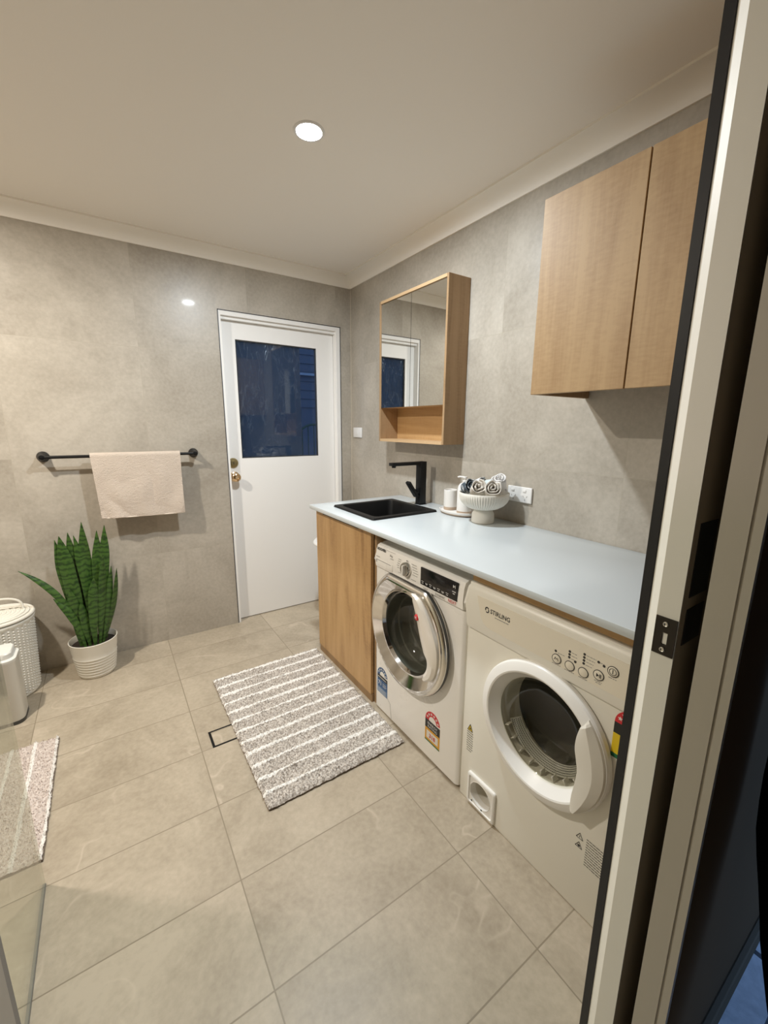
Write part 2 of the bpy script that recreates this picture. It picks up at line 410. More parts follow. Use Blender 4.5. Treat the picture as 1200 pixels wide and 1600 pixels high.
def tube(bm, pts, r, seg=10, caps=True):
    pts = [Vector(p) for p in pts]
    rows = []
    up = Vector((0, 0, 1))
    for i, p in enumerate(pts):
        d = (pts[min(i+1, len(pts)-1)] - pts[max(i-1, 0)]).normalized()
        if abs(d.dot(up)) > 0.95: up = Vector((1, 0, 0)) if abs(d.x) < 0.9 else Vector((0, 1, 0))
        s = d.cross(up).normalized(); t = s.cross(d).normalized(); up = t
        rr = r[i] if isinstance(r, (list, tuple)) else r
        rows.append([bm.verts.new(p + rr*(math.cos(2*PI*k/seg)*s + math.sin(2*PI*k/seg)*t)) for k in range(seg)])
    for a, b in zip(rows, rows[1:]):
        for i in range(seg):
            j = (i+1) % seg
            bm.faces.new((a[i], a[j], b[j], b[i]))
    if caps:
        bm.faces.new(list(reversed(rows[0]))); bm.faces.new(rows[-1])
    return bm

def rrect(x0, x1, z0, z1, r, n=6):
    pts = []
    for cx, cz, a in ((x1-r, z0+r, -PI/2), (x1-r, z1-r, 0), (x0+r, z1-r, PI/2), (x0+r, z0+r, PI)):
        for k in range(n+1):
            t = a + PI/2*k/n
            pts.append((cx+r*math.cos(t), cz+r*math.sin(t)))
    return pts

def disc(cx, cz, r, n=28):
    return [(cx+r*math.cos(2*PI*k/n), cz+r*math.sin(2*PI*k/n)) for k in range(n)]

def obj(name, bm, mat, parent=None, smooth=True, angle=35, loc=None, label=None):
    bmesh.ops.recalc_face_normals(bm, faces=list(bm.faces))
    me = bpy.data.meshes.new(name); bm.to_mesh(me); bm.free()
    return mobj(name, me, mat, parent, smooth, angle, loc, label)

def mobj(name, me, mat, parent=None, smooth=True, angle=35, loc=None, label=None):
    o = bpy.data.objects.new(name, me); COL.objects.link(o)
    me.materials.clear()
    me.materials.append(MATS[mat] if isinstance(mat, str) else mat)
    for p in me.polygons: p.use_smooth = smooth
    if smooth: me.set_sharp_from_angle(angle=math.radians(angle))
    if parent: o.parent = parent
    if loc: o.location = loc
    if label: o['label'] = label
    return o

def cut(bm, cutter):
    """boolean difference of two bmeshes -> bmesh"""
    a = bpy.data.objects.new('a', bpy.data.meshes.new('a')); b = bpy.data.objects.new('b', bpy.data.meshes.new('b'))
    for o, m in ((a, bm), (b, cutter)):
        bmesh.ops.recalc_face_normals(m, faces=list(m.faces))
        m.to_mesh(o.data); m.free(); COL.objects.link(o)
    md = a.modifiers.new('cut', 'BOOLEAN'); md.operation = 'DIFFERENCE'; md.object = b; md.solver = 'EXACT'
    dg = bpy.context.evaluated_depsgraph_get(); dg.update()
    me = bpy.data.meshes.new_from_object(a.evaluated_get(dg))
    r = bmesh.new(); r.from_mesh(me)
    bpy.data.objects.remove(a); bpy.data.objects.remove(b); bpy.data.meshes.remove(me)
    return r

def thing(name, label, cat, loc=(0, 0, 0), rz=0.0, group=None):
    o = bpy.data.objects.new(name, None); COL.objects.link(o)
    o.empty_display_size = 0.05
    o.location = loc; o.rotation_euler = (0, 0, rz)
    o['label'] = label; o['category'] = cat
    if group: o['group'] = group
    return o

def tag(o, label, cat, group=None):
    o['label'] = label; o['category'] = cat
    if group: o['group'] = group
    return o

def struct(o):
    o['kind'] = 'structure'
    return o

def text(name, s, size, mat, parent, x, y, z, align='LEFT', bold=0.0, sx=1.0):
    """lettering lying on a face that looks towards local -Y"""
    cu = bpy.data.curves.new('lettering', 'FONT'); cu.body = s; cu.size = size; cu.align_x = align
    cu.extrude = 0.0002; cu.offset = bold; cu.resolution_u = 3
    t = bpy.data.objects.new('lettering', cu); COL.objects.link(t)
    dg = bpy.context.evaluated_depsgraph_get(); dg.update()
    me = bpy.data.meshes.new_from_object(t.evaluated_get(dg))
    bpy.data.objects.remove(t); bpy.data.curves.remove(cu)
    for v in me.vertices:
        v.co = Vector((x + v.co.x*sx, y - v.co.z, z + v.co.y))
    return mobj(name, me, mat, parent, smooth=False)

def bars(bm, rows, y, h=0.0022, t=0.0003):
    """tiny printed lines: rows of (x, z, length)"""
    rnd = random.Random(len(rows)*7+3)
    for x, z, ln in rows:
        c = x
        while c < x+ln-0.001:
            s = min(rnd.uniform(0.004, 0.011), x+ln-c)
            box(bm, c, c+s, y-t, y, z-h/2, z+h/2)
            c += s+0.0015
    return bm

RZ = -PI/2     # things on the right-hand wall: local x runs towards the camera, local -y faces the room

# ------------------------------------------------------------------ room shell
X0, YF, YO, ZC = -3.35, -2.557, -2.697, 2.42
DX0, DX1, DZ = -0.9402, -0.0887, 2.09
OX0, OX1, OZ = -1.695, -0.876, 2.10
b = bmesh.new(); box(b, X0-0.1, 0.1, YO, 0.14, -0.1, 0.0); struct(obj('floor', b, 'floor_tile', smooth=False))
b = bmesh.new(); box(b, X0-0.1, 0.1, YO, 0.1, ZC, ZC+0.1); struct(obj('ceiling', b, 'ceiling_paint', smooth=False))
b = bmesh.new()
box(b, X0-0.1, DX0, 0, 0.14, 0, ZC); box(b, DX1, 0.1, 0, 0.14, 0, ZC); box(b, DX0, DX1, 0, 0.14, DZ, ZC)
struct(obj('wall_back', b, 'wall_tile_back', smooth=False))
b = bmesh.new(); box(b, 0, 0.1, YO, 0, 0, ZC); struct(obj('wall_right', b, 'wall_tile_side', smooth=False))
b = bmesh.new(); box(b, X0-0.1, X0, YO, 0, 0, ZC); struct(obj('wall_left', b, 'wall_tile_side', smooth=False))
b = bmesh.new()
box(b, X0, OX0, YO, YF, 0, ZC); box(b, OX1+0.104, 0, YO, YF, 0, ZC); box(b, OX1+0.0105, OX1+0.104, YO, -2.6950, 0, OZ); box(b, OX0, OX1+0.104, YO, YF, OZ, ZC)
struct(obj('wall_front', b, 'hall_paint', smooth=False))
# fine pale corner bead
b = bmesh.new(); box(b, -0.003, 0, -0.003, 0, 0, 2.357); struct(obj('trim_1', b, 'corner_bead', smooth=False))

def cornice(name, horiz, a0, a1):
    """coved cornice profile: foot on the wall, small fillet at the ceiling"""
    d, h = 0.088, ZC-2.357
    pr = [(0, 0), (0.008, 0), (0.010, 0.006)]
    for k in range(1, 8):
        t = k/8*PI/2
        pr.append((0.010+(d-0.022)*(1-math.cos(t)), 0.006+(h-0.014)*math.sin(t)))
    pr += [(d-0.010, h-0.008), (d, h-0.008), (d, h), (0, h)]
    b = bmesh.new()
    if horiz == 'back': prism(b, [(-p, 2.357+q) for p, q in pr], a0, a1, 'X')
    else: prism(b, [(-p, 2.357+q) for p, q in pr], a0, a1, 'Y')
    return struct(obj(name, b, 'cornice_paint', angle=30))
cornice('trim_2', 'back', X0, 0)
cornice('trim_3', 'right', YF, 0)

# ------------------------------------------------------------------ downlights
def downlight(name, x, y, label, watts, col):
    t = thing(name, label, 'ceiling light', (x, y, ZC), 0, 'recessed ceiling downlights')
    b = bmesh.new(); lathe(b, [(0.046, -0.001), (0.046, -0.004), (0.053, -0.004), (0.056, 0.0)], 40)
    obj('trim_ring', b, 'plastic_white', t)
    b = bmesh.new(); lathe(b, [(0.0005, -0.0035), (0.046, -0.0025)], 40); obj('diffuser', b, 'lamp_glow', t)
    la = bpy.data.lights.new('downlight_lamp', 'AREA'); la.shape = 'DISK'; la.size = 0.085; la.energy = watts; la.color = col
    lo = bpy.data.objects.new('downlight_lamp', la); COL.objects.link(lo); lo.parent = t; lo.location = (0, 0, -0.006)
    return t
downlight('ceiling_downlight', -0.877, -1.274, 'bright round recessed downlight in the ceiling above the bath mat', DOWN_W, DOWN_C)
downlight('ceiling_downlight', -2.40, -1.02, 'round recessed downlight in the ceiling left of the picture, above the glass screen side', SIDE_W, SIDE_C)

# ------------------------------------------------------------------ back door
d1 = struct(thing('door_1', 'white half-glazed back door with brass locks', 'door', (0, 0, 0))); 
if 'category' in d1: del d1['category']
fw_, ly = 0.034, 0.052
b = bmesh.new()
for x0, x1 in ((DX0, DX0+0.004), (DX1-0.004, DX1)): box(b, x0, x1, -0.003, 0.12, 0, DZ)
box(b, DX0, DX1, -0.003, 0.12, DZ-0.004, DZ)
obj('edge_trim', b, 'black_trim', d1, smooth=False)
b = bmesh.new()
box(b, DX0+0.004, DX0+0.018, 0, 0.13, 0, DZ-0.004); box(b, DX1-fw_, DX1-0.004, 0, 0.13, 0, DZ-0.004)
box(b, DX0+0.018, DX1-fw_, 0, 0.13, DZ-0.030, DZ-0.004); box(b, DX0+0.018, DX1-fw_, 0.02, 0.13, DZ-0.048, DZ-0.030)
obj('door_frame', b, 'door_paint', d1, smooth=False)
lx0, lx1, lz0, lz1 = DX0+0.020, DX1-fw_-0.003, 0.006, DZ-0.05
gx0, gx1, gz0, gz1 = -0.829, -0.258, 1.166, 1.934
b = bmesh.new()
box(b, lx0, gx0, ly, ly+0.04, lz0, lz1); box(b, gx1, lx1, ly, ly+0.04, lz0, lz1)
box(b, gx0, gx1, ly, ly+0.04, lz0, gz0); box(b, gx0, gx1, ly, ly+0.04, gz1, lz1)
leaf = obj('door_leaf', b, 'door_paint', d1, smooth=False)
b = bmesh.new()
for x0, x1, z0, z1 in ((gx0, gx0+0.006, gz0, gz1), (gx1-0.006, gx1, gz0, gz1), (gx0, gx1, gz0, gz0+0.006), (gx0, gx1, gz1-0.006, gz1)):
    box(b, x0, x1, ly+0.008, ly+0.03, z0, z1)
obj('glazing_bead', b, 'rubber_dark', d1, smooth=False)
b = bmesh.new(); box(b, gx0, gx1, ly+0.012, ly+0.017, gz0, gz1); obj('glass_pane', b, 'clear_glass', d1, smooth=False)
b = bmesh.new(); box(b, gx0+0.006, -0.381, ly+0.0185, ly+0.0195, gz0+0.006, gz1-0.006)
obj('frosted_film', b, 'window_film', d1, smooth=False, label='creased grey-blue privacy film')
kx = -0.892
b = bmesh.new(); lathe(b, [(0.034, 0), (0.034, 0.004), (0.029, 0.010), (0.016, 0.012), (0.015, 0.016), (0.0005, 0.017)], 32, (kx, ly, 1.137), '-Y')
o = obj('deadlock', b, 'brass_dull', d1, label='dull brass round deadlock')
b = bmesh.new(); box(b, kx-0.002, kx+0.002, ly-0.0185, ly-0.016, 1.128, 1.146); obj('key_slot', b, 'ink', o, smooth=False)
b = bmesh.new(); lathe(b, [(0.034, 0), (0.034, 0.004), (0.028, 0.008), (0.013, 0.012), (0.012, 0.026), (0.022, 0.034), (0.029, 0.046), (0.028, 0.058), (0.020, 0.065), (0.012, 0.066), (0.010, 0.062), (0.0005, 0.062)], 32, (kx+0.004, ly, 1.044), '-Y')
obj('door_knob', b, 'brass', d1, label='polished brass round knob')

# ------------------------------------------------------------------ near doorway (the camera looks through it)
d2 = struct(thing('door_2', 'white doorway frame with strike plate at the right edge of the picture', 'door frame', (0, 0, 0)))
del d2['category']
JH = OZ
b = bmesh.new(); box(b, OX1+0.009, OX1+0.03, -2.567, -2.5525, 0, JH+0.01); obj('edge_trim', b, 'black_trim', d2, smooth=False, label='black tile edge trim')
b = bmesh.new()
prism(b, [(OX1, -2.6175), (OX1+0.104, -2.6175), (OX1+0.104, -2.567), (OX1+0.0115, -2.567), (OX1, -2.5845)], 0, JH, 'Z')
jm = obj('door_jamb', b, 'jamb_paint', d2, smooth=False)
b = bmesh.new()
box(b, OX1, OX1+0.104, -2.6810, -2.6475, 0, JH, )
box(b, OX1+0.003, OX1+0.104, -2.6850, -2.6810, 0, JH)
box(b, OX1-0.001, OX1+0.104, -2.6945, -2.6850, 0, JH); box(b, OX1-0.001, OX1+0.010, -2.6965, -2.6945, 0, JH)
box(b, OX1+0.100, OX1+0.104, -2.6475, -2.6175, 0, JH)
obj('door_stop', b, 'jamb_shaded', d2, smooth=False)
# strike plate with slot and two screws
b = bmesh.new(); box(b, OX1-0.002, OX1+0.001, -2.6165, -2.5855, 1.027, 1.092)
c = bmesh.new(); box(c, OX1-0.01, OX1+0.01, -2.6055, -2.5975, 1.046, 1.066)
sp = obj('strike_plate', cut(b, c), 'bronze_plate', d2, smooth=False, label='dark bronze strike plate')
b = bmesh.new(); box(b, OX1-0.0003, OX1+0.0005, -2.6052, -2.5978, 1.0462, 1.0658); obj('latch_slot', b, 'cornice_paint', sp, smooth=False)
for z in (1.081, 1.0365):
    b = bmesh.new()
    lathe(b, [(0.0042, 0.0), (0.0042, -0.003), (0.0030, -0.0034), (0.0018, -0.0026), (0.0002, -0.0026)], 18, (OX1+0.0, -2.601, z), 'X')
    obj('screw', b, 'steel', sp)
b = bmesh.new(); box(b, OX1+0.0015, OX1+0.100, -2.6186, -2.6172, 0, JH); obj('rebate_shade_sheet', b, 'rebate_shade', d2, smooth=False)  # thin sheet added to paint the slot's shade on its inner face
# two black keepers inside the dark rebate
for z0, z1 in ((1.128, 1.250), (1.045, 1.108)):
    b = bmesh.new(); box(b, OX1+0.018, OX1+0.085, -2.6200, -2.6180, z0, z1, 0.0008, 1); obj('keeper_plate', b, 'black_metal', d2, smooth=False)
# left side of the doorway and its head
b = bmesh.new()
box(b, OX0-0.02, OX0+0.001, -2.566, -2.555, 0, JH+0.01)
obj('edge_trim', b, 'dim_grey', d2, smooth=False)
b = bmesh.new(); box(b, OX0-0.002, OX0+0.002, YO, -2.566, 0, JH); box(b, OX0, OX1, YO, -2.566, JH-0.002, JH)
obj('door_jamb', b, 'jamb_shaded', d2, smooth=False)

# ------------------------------------------------------------------ hallway outside
b = bmesh.new(); box(b, -3.0, 3.2, -4.1, YO, -0.1, 0.0); struct(obj('floor_hall', b, 'slate_tile', smooth=False))
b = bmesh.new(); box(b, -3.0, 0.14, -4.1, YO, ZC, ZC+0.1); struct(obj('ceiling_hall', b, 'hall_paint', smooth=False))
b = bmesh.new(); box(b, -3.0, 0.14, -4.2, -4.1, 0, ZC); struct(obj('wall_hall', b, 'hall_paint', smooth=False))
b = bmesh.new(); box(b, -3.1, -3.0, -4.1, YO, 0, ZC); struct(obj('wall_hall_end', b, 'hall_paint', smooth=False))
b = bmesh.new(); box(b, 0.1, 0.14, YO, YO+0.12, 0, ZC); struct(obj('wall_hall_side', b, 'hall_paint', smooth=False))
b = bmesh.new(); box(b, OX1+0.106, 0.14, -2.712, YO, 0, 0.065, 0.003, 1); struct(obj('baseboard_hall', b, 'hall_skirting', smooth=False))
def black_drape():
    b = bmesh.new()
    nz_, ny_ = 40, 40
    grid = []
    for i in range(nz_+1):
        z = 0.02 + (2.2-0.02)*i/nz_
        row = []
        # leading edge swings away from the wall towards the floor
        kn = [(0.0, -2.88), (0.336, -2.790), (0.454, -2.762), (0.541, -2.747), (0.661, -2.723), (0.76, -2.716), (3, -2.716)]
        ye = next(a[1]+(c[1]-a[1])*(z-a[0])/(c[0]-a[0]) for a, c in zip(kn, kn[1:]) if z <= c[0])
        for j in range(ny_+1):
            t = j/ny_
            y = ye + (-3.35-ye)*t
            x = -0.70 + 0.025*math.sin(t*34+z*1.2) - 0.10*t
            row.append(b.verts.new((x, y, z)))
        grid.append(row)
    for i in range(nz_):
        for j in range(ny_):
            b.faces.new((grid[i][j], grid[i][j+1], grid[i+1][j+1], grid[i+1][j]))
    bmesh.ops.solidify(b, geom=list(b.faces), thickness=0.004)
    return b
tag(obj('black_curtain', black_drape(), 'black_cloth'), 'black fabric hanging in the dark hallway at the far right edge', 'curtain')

# ------------------------------------------------------------------ worktop, cabinet, sink, tap
WZ0, WZ1, WX, WY0, WY1 = 0.919, 0.942, -0.652, -0.657, -2.545
b = bmesh.new(); box(b, WX, -0.002, WY1, WY0, WZ0, WZ1, 0.0025, 2)
c = bmesh.new(); box(c, -0.545, -0.175, -1.195, -0.805, 0.8, 1.0)
tag(obj('worktop', cut(b, c), 'worktop_stone'), 'long pale blue-white stone worktop over the cabinet, washer and dryer', 'worktop')

cw = 0.63
cab = thing('sink_cabinet', 'oak-look floor cabinet under the black sink', 'cabinet', (-0.608, -0.652, 0), RZ)
b = bmesh.new()
box(b, 0, 0.018, 0.020, 0.60, 0.045, WZ0-0.001); box(b, cw-0.018, cw, 0.020, 0.60, 0.0, WZ0-0.001)
box(b, 0.018, cw-0.018, 0.59, 0.60, 0.045, WZ0-0.001); box(b, 0.018, cw-0.018, 0.020, 0.59, 0.045, 0.063)
box(b, 0.018, cw-0.018, 0.020, 0.09, WZ0-0.026, WZ0-0.001)
obj('carcass', b, 'oak_brown', cab, smooth=False)
b = bmesh.new(); box(b, 0.0, cw-0.020, 0.0, 0.018, 0.047, WZ0-0.012, 0.001, 1)
dr = obj('cabinet_door', b, 'oak_upright', cab, smooth=False)
b = bmesh.new(); box(b, 0.10, 0.50, -0.006, 0.016, WZ0-0.0118, WZ0-0.006); box(b, 0.10, 0.50, -0.006, -0.003, WZ0-0.022, WZ0-0.006)
obj('finger_pull', b, 'black_metal', dr, smooth=False, label='black edge pull')
b = bmesh.new(); box(b, 0.0, cw-0.018, 0.006, 0.018, 0.0, 0.044); obj('kickboard', b, 'oak_brown', cab, smooth=False)

# oak rail under the worktop above the dryer
b = bmesh.new(); box(b, 0, 0.620, 0, 0.018, 0.880, 0.9035, 0.001, 1)
o = obj('front_rail', b, 'oak_level', smooth=False, loc=(-0.605, -1.918, 0)); o.rotation_euler = (0, 0, RZ)
tag(o, 'narrow oak rail under the worktop edge above the dryer', 'rail')
b = bmesh.new(); box(b, 0, 0.620, 0.0, 0.018, 0.9035, WZ0-0.0005); o = obj('gap_shade', b, 'shadow_gap', bpy.data.objects['front_rail'], smooth=False); o.location = (0, 0.02, 0)  # near-black strip paints the shade in the gap above the rail

sk = thing('sink', 'square black drop-in sink set in the worktop', 'sink', (-0.36, -1.0, WZ1))
b = bmesh.new()
ro = rrect(-0.205, 0.205, -0.213, 0.213, 0.012); ri = rrect(-0.172, 0.172, -0.180, 0.180, 0.03)
lo_ = [b.verts.new((x, y, 0.0005)) for x, y in ro]; up_ = [b.verts.new((x*0.985, y*0.985, 0.010)) for x, y in ro]
iu = [b.verts.new((x, y, 0.010)) for x, y in ri]; id_ = [b.verts.new((x*0.985, y*0.985, 0.002)) for x, y in ri]
bt = [b.verts.new((x*0.93, y*0.93, -0.17)) for x, y in ri]
n_ = len(ro)
for A, B in ((lo_, up_), (up_, iu), (iu, id_), (id_, bt)):
    for i in range(n_): b.faces.new((A[i], A[(i+1) % n_], B[(i+1) % n_], B[i]))
b.faces.new(bt)
obj('basin', b, 'black_sink', sk, angle=40)
b = bmesh.new(); lathe(b, [(0.042, -0.1695), (0.042, -0.166), (0.034, -0.166), (0.030, -0.168), (0.0005, -0.168)], 28); obj('waste', b, 'black_metal', sk)

tp = thing('mixer_tap', 'matt black square mixer tap behind the sink', 'tap', (-0.092, -0.985, WZ1+0.0005))
b = bmesh.new(); box(b, -0.022, 0.022, -0.022, 0.022, 0.003, 0.250, 0.002, 2)
obj('column', b, 'black_metal', tp)
b = bmesh.new(); box(b, -0.026, 0.026, -0.026, 0.026, 0, 0.003, 0.001, 1); obj('base_plate', b, 'black_metal', tp)
b = bmesh.new(); box(b, -0.215, -0.021, -0.020, 0.020, 0.232, 0.2495, 0.002, 2); s_ = obj('spout', b, 'black_metal', tp)
b = bmesh.new(); lathe(b, [(0.0005, 0.222), (0.011, 0.222), (0.012, 0.2325)], 20, (-0.195, 0, 0)); obj('aerator', b, 'black_metal', s_)
b = bmesh.new(); lathe(b, [(0.0005, -0.040), (0.017, -0.040), (0.017, -0.020)], 24, (0, 0, 0.075), 'X')
box(b, -0.0085, 0.0085, -0.018, 0.018, -0.02, 0.09, 0.002, 1)
# the lever blade tilts out towards the sink
for v in b.verts:
    if abs(v.co.x) <= 0.009 and v.co.z <= 0.0901:
        x, z = v.co.x, v.co.z
        a = -0.62
        v.co.x = -0.043 + x*math.cos(a) + z*math.sin(a); v.co.z = 0.063 - x*math.sin(a) + z*math.cos(a)
obj('lever_handle', b, 'black_metal', tp)

# ------------------------------------------------------------------ washing machine
W, H, D = 0.622, 0.858, 0.54
wm = thing('washing_machine', 'white front-load washer with chrome porthole door, beside the oak cabinet', 'washing machine', (-0.598, -1.2865, 0), RZ)
# local frame: x 0..W, z up; front near y=0 (outwards -y)
CX, CZ, RO = 0.280, 0.530, 0.260
WS = 0.600
b = bmesh.new()
box(b, 0, WS, 0.0, D, 0.010, 0.742, 0.018, 3, edges=lambda e: abs(e.verts[0].co.z-e.verts[1].co.z) > 0.1 and min(e.verts[0].co.y, e.verts[1].co.y) < 0.1)
c = bmesh.new(); lathe(c, [(0.178, -0.30), (0.178, 0.1)], 64, (CX, 0, CZ-0.012), '-Y', close=True)
body = obj('body', cut(b, c), 'appliance_white', wm, angle=30)
b = bmesh.new()
pr = [(0.012, 0.745), (-0.004, 0.750), (-0.006, 0.78), (-0.002, 0.83), (0.006, 0.850), (0.022, H), (D, H), (D, 0.745)]
t_ = bmesh.new(); prism(t_, pr, 0.0, WS, 'X')
bmesh.ops.bevel(t_, geom=[e for e in t_.edges if e.verts[0].co.x == e.verts[1].co.x and (e.verts[0].co.y < 0.03 and e.verts[1].co.y < 0.03)], offset=0.012, segments=3, affect='EDGES')
me_ = bpy.data.meshes.new('tmp'); t_.to_mesh(me_); t_.free(); b.from_mesh(me_); bpy.data.meshes.remove(me_)
con = obj('control_panel', b, 'appliance_white', wm, angle=30)
FY = -0.0068
# detergent drawer
b = bmesh.new(); box(b, 0.012, 0.150, FY-0.001, 0.0, 0.757, 0.790, 0.003, 2)
dw = obj('detergent_drawer', b, 'appliance_white', wm)
b = bmesh.new(); box(b, 0.022, 0.138, FY-0.0022, FY-0.0008, 0.7845, 0.7865); box(b, 0.022, 0.026, FY-0.0022, FY-0.0008, 0.772, 0.7865)
obj('drawer_grip', b, 'ink_grey', dw, smooth=False)
text('brand_lettering', 'HOOVER', 0.018, 'ink', wm, 0.020, -0.0030, 0.832, bold=0.0006, sx=0.95)
b = bmesh.new(); bars(b, [(0.095, 0.845, 0.07)], -0.0015, 0.0012); bars(b, [(0.018, 0.800, 0.03)], -0.006, 0.0025)
bars(b, [(0.130, 0.815, 0.025)], -0.005, 0.0025)
obj('small_print', b, 'ink_grey', wm, smooth=False)
text('capacity_lettering', '8kg', 0.014, 'ink_grey', wm, 0.126, -0.0040, 0.824)
# programme dial
b = bmesh.new(); lathe(b, [(0.031, 0.004), (0.031, 0.014), (0.027, 0.020), (0.020, 0.020), (0.019, 0.016), (0.0005, 0.016)], 36, (0.252, 0, 0.802), '-Y')
kn = obj('programme_dial', b, 'chrome_soft', wm)
b = bmesh.new(); box(b, 0.246, 0.258, -0.030, -0.0155, 0.781, 0.823, 0.003, 2); obj('dial_grip', b, 'plastic_white', kn)
b = bmesh.new()
rows = []
for k in range(7):
    rows.append((0.182+0.004*abs(k-3), 0.832-k*0.010, 0.018)); rows.append((0.297-0.004*abs(k-3), 0.835-k*0.011, 0.034))
bars(b, rows, -0.0055, 0.0022)
box(b, 0.250, 0.255, -0.0062, -0.003, 0.837, 0.841)
obj('dial_marks', b, 'ink_grey', wm, smooth=False)
# display
b = bmesh.new(); box(b, 0.348, 0.560, -0.0078, 0.0, 0.770, 0.842, 0.002, 2); dp = obj('display', b, 'display_black', wm)
b = bmesh.new()
for k in range(7): bars(b, [(0.356+k*0.024, 0.786-0.003*(k % 2), 0.014), (0.358+k*0.024, 0.779, 0.010)], -0.0080, 0.0022)
prism(b, [(0.538, 0.818), (0.538, 0.830), (0.547, 0.824)], -0.0084, -0.0078); box(b, 0.548, 0.550, -0.0084, -0.0078, 0.818, 0.830)
bars(b, [(0.534, 0.804, 0.018), (0.537, 0.796, 0.012)], -0.0080, 0.003)
obj('display_icons', b, 'ink_white', dp, smooth=False)
text('range_lettering', 'DYNAMIC', 0.0135, 'ink_grey', wm, 0.440, -0.0072, 0.7555, sx=0.9)
text('range_lettering', 'NEXT', 0.017, 'ink_red', wm, 0.512, -0.0072, 0.7550)
b = bmesh.new(); bars(b, [(0.365, 0.760, 0.03), (0.372, 0.755, 0.016)], -0.0068, 0.002); obj('small_print', b, 'ink_grey', wm, smooth=False)
# bottom service flap seam
b = bmesh.new()
tube(b, [(0.020, -0.0003, 0.105), (0.06, -0.0003, 0.104), (0.115, -0.0003, 0.100), (0.135, -0.0003, 0.085), (0.146, -0.0003, 0.012)], 0.0011, 6)
obj('flap_seam', b, 'plastic_shade', wm)
# porthole door
FLAT = 0.226
def flatten(t, r, h):
    s = math.sin(t)
    k = r/RO
    if s > 0 and r*s > FLAT*k: return r*(1-(1-FLAT*k/(r*s))*max(0, min(1, (r-0.175)/0.06)))
    return r
pd = bmesh.new()
lathe(pd, [(0.254, 0.001), (0.262, 0.012), (0.262, 0.028), (0.256, 0.036), (0.246, 0.0385)], 96, (CX, 0, CZ), '-Y', flatten)
door = obj('porthole_door', pd, 'chrome_soft', wm, angle=50)
b = bmesh.new(); lathe(b, [(0.2465, 0.0386), (0.243, 0.042), (0.236, 0.043), (0.190, 0.020), (0.184, 0.026), (0.179, 0.026), (0.172, 0.010)], 96, (CX, 0, CZ), '-Y', flatten)
obj('chrome_ring', b, 'chrome', door, angle=30)
b = bmesh.new(); lathe(b, [(0.2625, 0.0135), (0.2636, 0.018), (0.2636, 0.024), (0.2625, 0.0265)], 96, (CX, 0, CZ), '-Y', flatten); obj('rim_seal', b, 'rubber_dark', door)
b = bmesh.new(); lathe(b, [(0.172, 0.010), (0.168, -0.02), (0.160, -0.05), (0.154, -0.055), (0.152, -0.075), (0.144, -0.10), (0.136, -0.104), (0.134, -0.12)], 72, (CX, 0, CZ-0.012), '-Y')
obj('door_gasket', b, 'rubber_grey', wm, angle=25)
b = bmesh.new(); lathe(b, [(0.171, 0.006), (0.165, -0.02), (0.150, -0.050), (0.12, -0.085), (0.08, -0.100), (0.0005, -0.105)], 72, (CX, 0, CZ-0.012), '-Y')
obj('door_glass', b, 'washer_glass', door)
b = bmesh.new(); lathe(b, [(0.134, -0.12), (0.205, -0.125), (0.210, -0.44), (0.205, -0.46), (0.0005, -0.47)], 60, (CX, 0, CZ-0.012), '-Y')
for k in range(3):
    a = 2*PI*k/3+0.9
    t0 = bmesh.new(); box(t0, 0.165, 0.204, -0.03, 0.03, -0.02, 0.02)
    bm_ = bmesh.new(); box(bm_, 0.160, 0.208, 0.14, 0.42, -0.022, 0.022, 0.015, 3)
    for v in bm_.verts:
        x, z = v.co.x, v.co.z
        v.co.x = CX + x*math.cos(a)-z*math.sin(a); v.co.z = CZ-0.012 + x*math.sin(a)+z*math.cos(a)
    me_ = bpy.data.meshes.new('tmp'); bm_.to_mesh(me_); bm_.free(); b.from_mesh(me_); bpy.data.meshes.remove(me_); t0.free()
obj('drum', b, 'drum_metal', wm)
# chrome handle on the right of the porthole
def smooth_pts(pts, n=6):
    out = []
    for i in range(len(pts)-1):
        p0 = Vector(pts[max(i-1, 0)]); p1 = Vector(pts[i]); p2 = Vector(pts[i+1]); p3 = Vector(pts[min(i+2, len(pts)-1)])
        for k in range(n):
            t = k/n
            out.append(0.5*((2*p1)+(-p0+p2)*t+(2*p0-5*p1+4*p2-p3)*t*t+(-p0+3*p1-3*p2+p3)*t**3))
    out.append(Vector(pts[-1]))
    return out
inner = smooth_pts([(0.338, 0.735), (0.340, 0.700), (0.352, 0.668), (0.372, 0.610), (0.392, 0.555), (0.412, 0.515), (0.437, 0.490), (0.440, 0.455), (0.422, 0.415)])
outer = smooth_pts([(0.356, 0.738), (0.396, 0.728), (0.438, 0.685), (0.474, 0.630), (0.502, 0.575), (0.510, 0.520), (0.502, 0.465), (0.480, 0.420), (0.445, 0.395)])
b = bmesh.new()
rows = []
for p, q in zip(inner, outer):
    row = []
    for t, y in ((0.0, -0.008), (0.0, -0.036), (0.10, -0.043), (0.35, -0.047), (0.42, -0.054), (0.75, -0.054), (0.95, -0.046), (1.0, -0.030)):
        r_ = p.lerp(q, t)
        row.append(b.verts.new((r_.x, y, r_.y)))
    rows.append(row)
for a, c in zip(rows, rows[1:]):
    for i in range(len(a)-1): b.faces.new((a[i], a[i+1], c[i+1], c[i]))
b.faces.new(rows[0]); b.faces.new(list(reversed(rows[-1])))
hd = obj('door_handle', b, 'handle_satin', door, angle=28)
b = bmesh.new(); lathe(b, [(0.0125, 0.040), (0.0125, 0.0500), (0.010, 0.052), (0.0005, 0.0525)], 24, (0.381, 0, 0.648), '-Y')
rb = obj('badge', b, 'label_red', hd, label='round red badge')
b = bmesh.new()
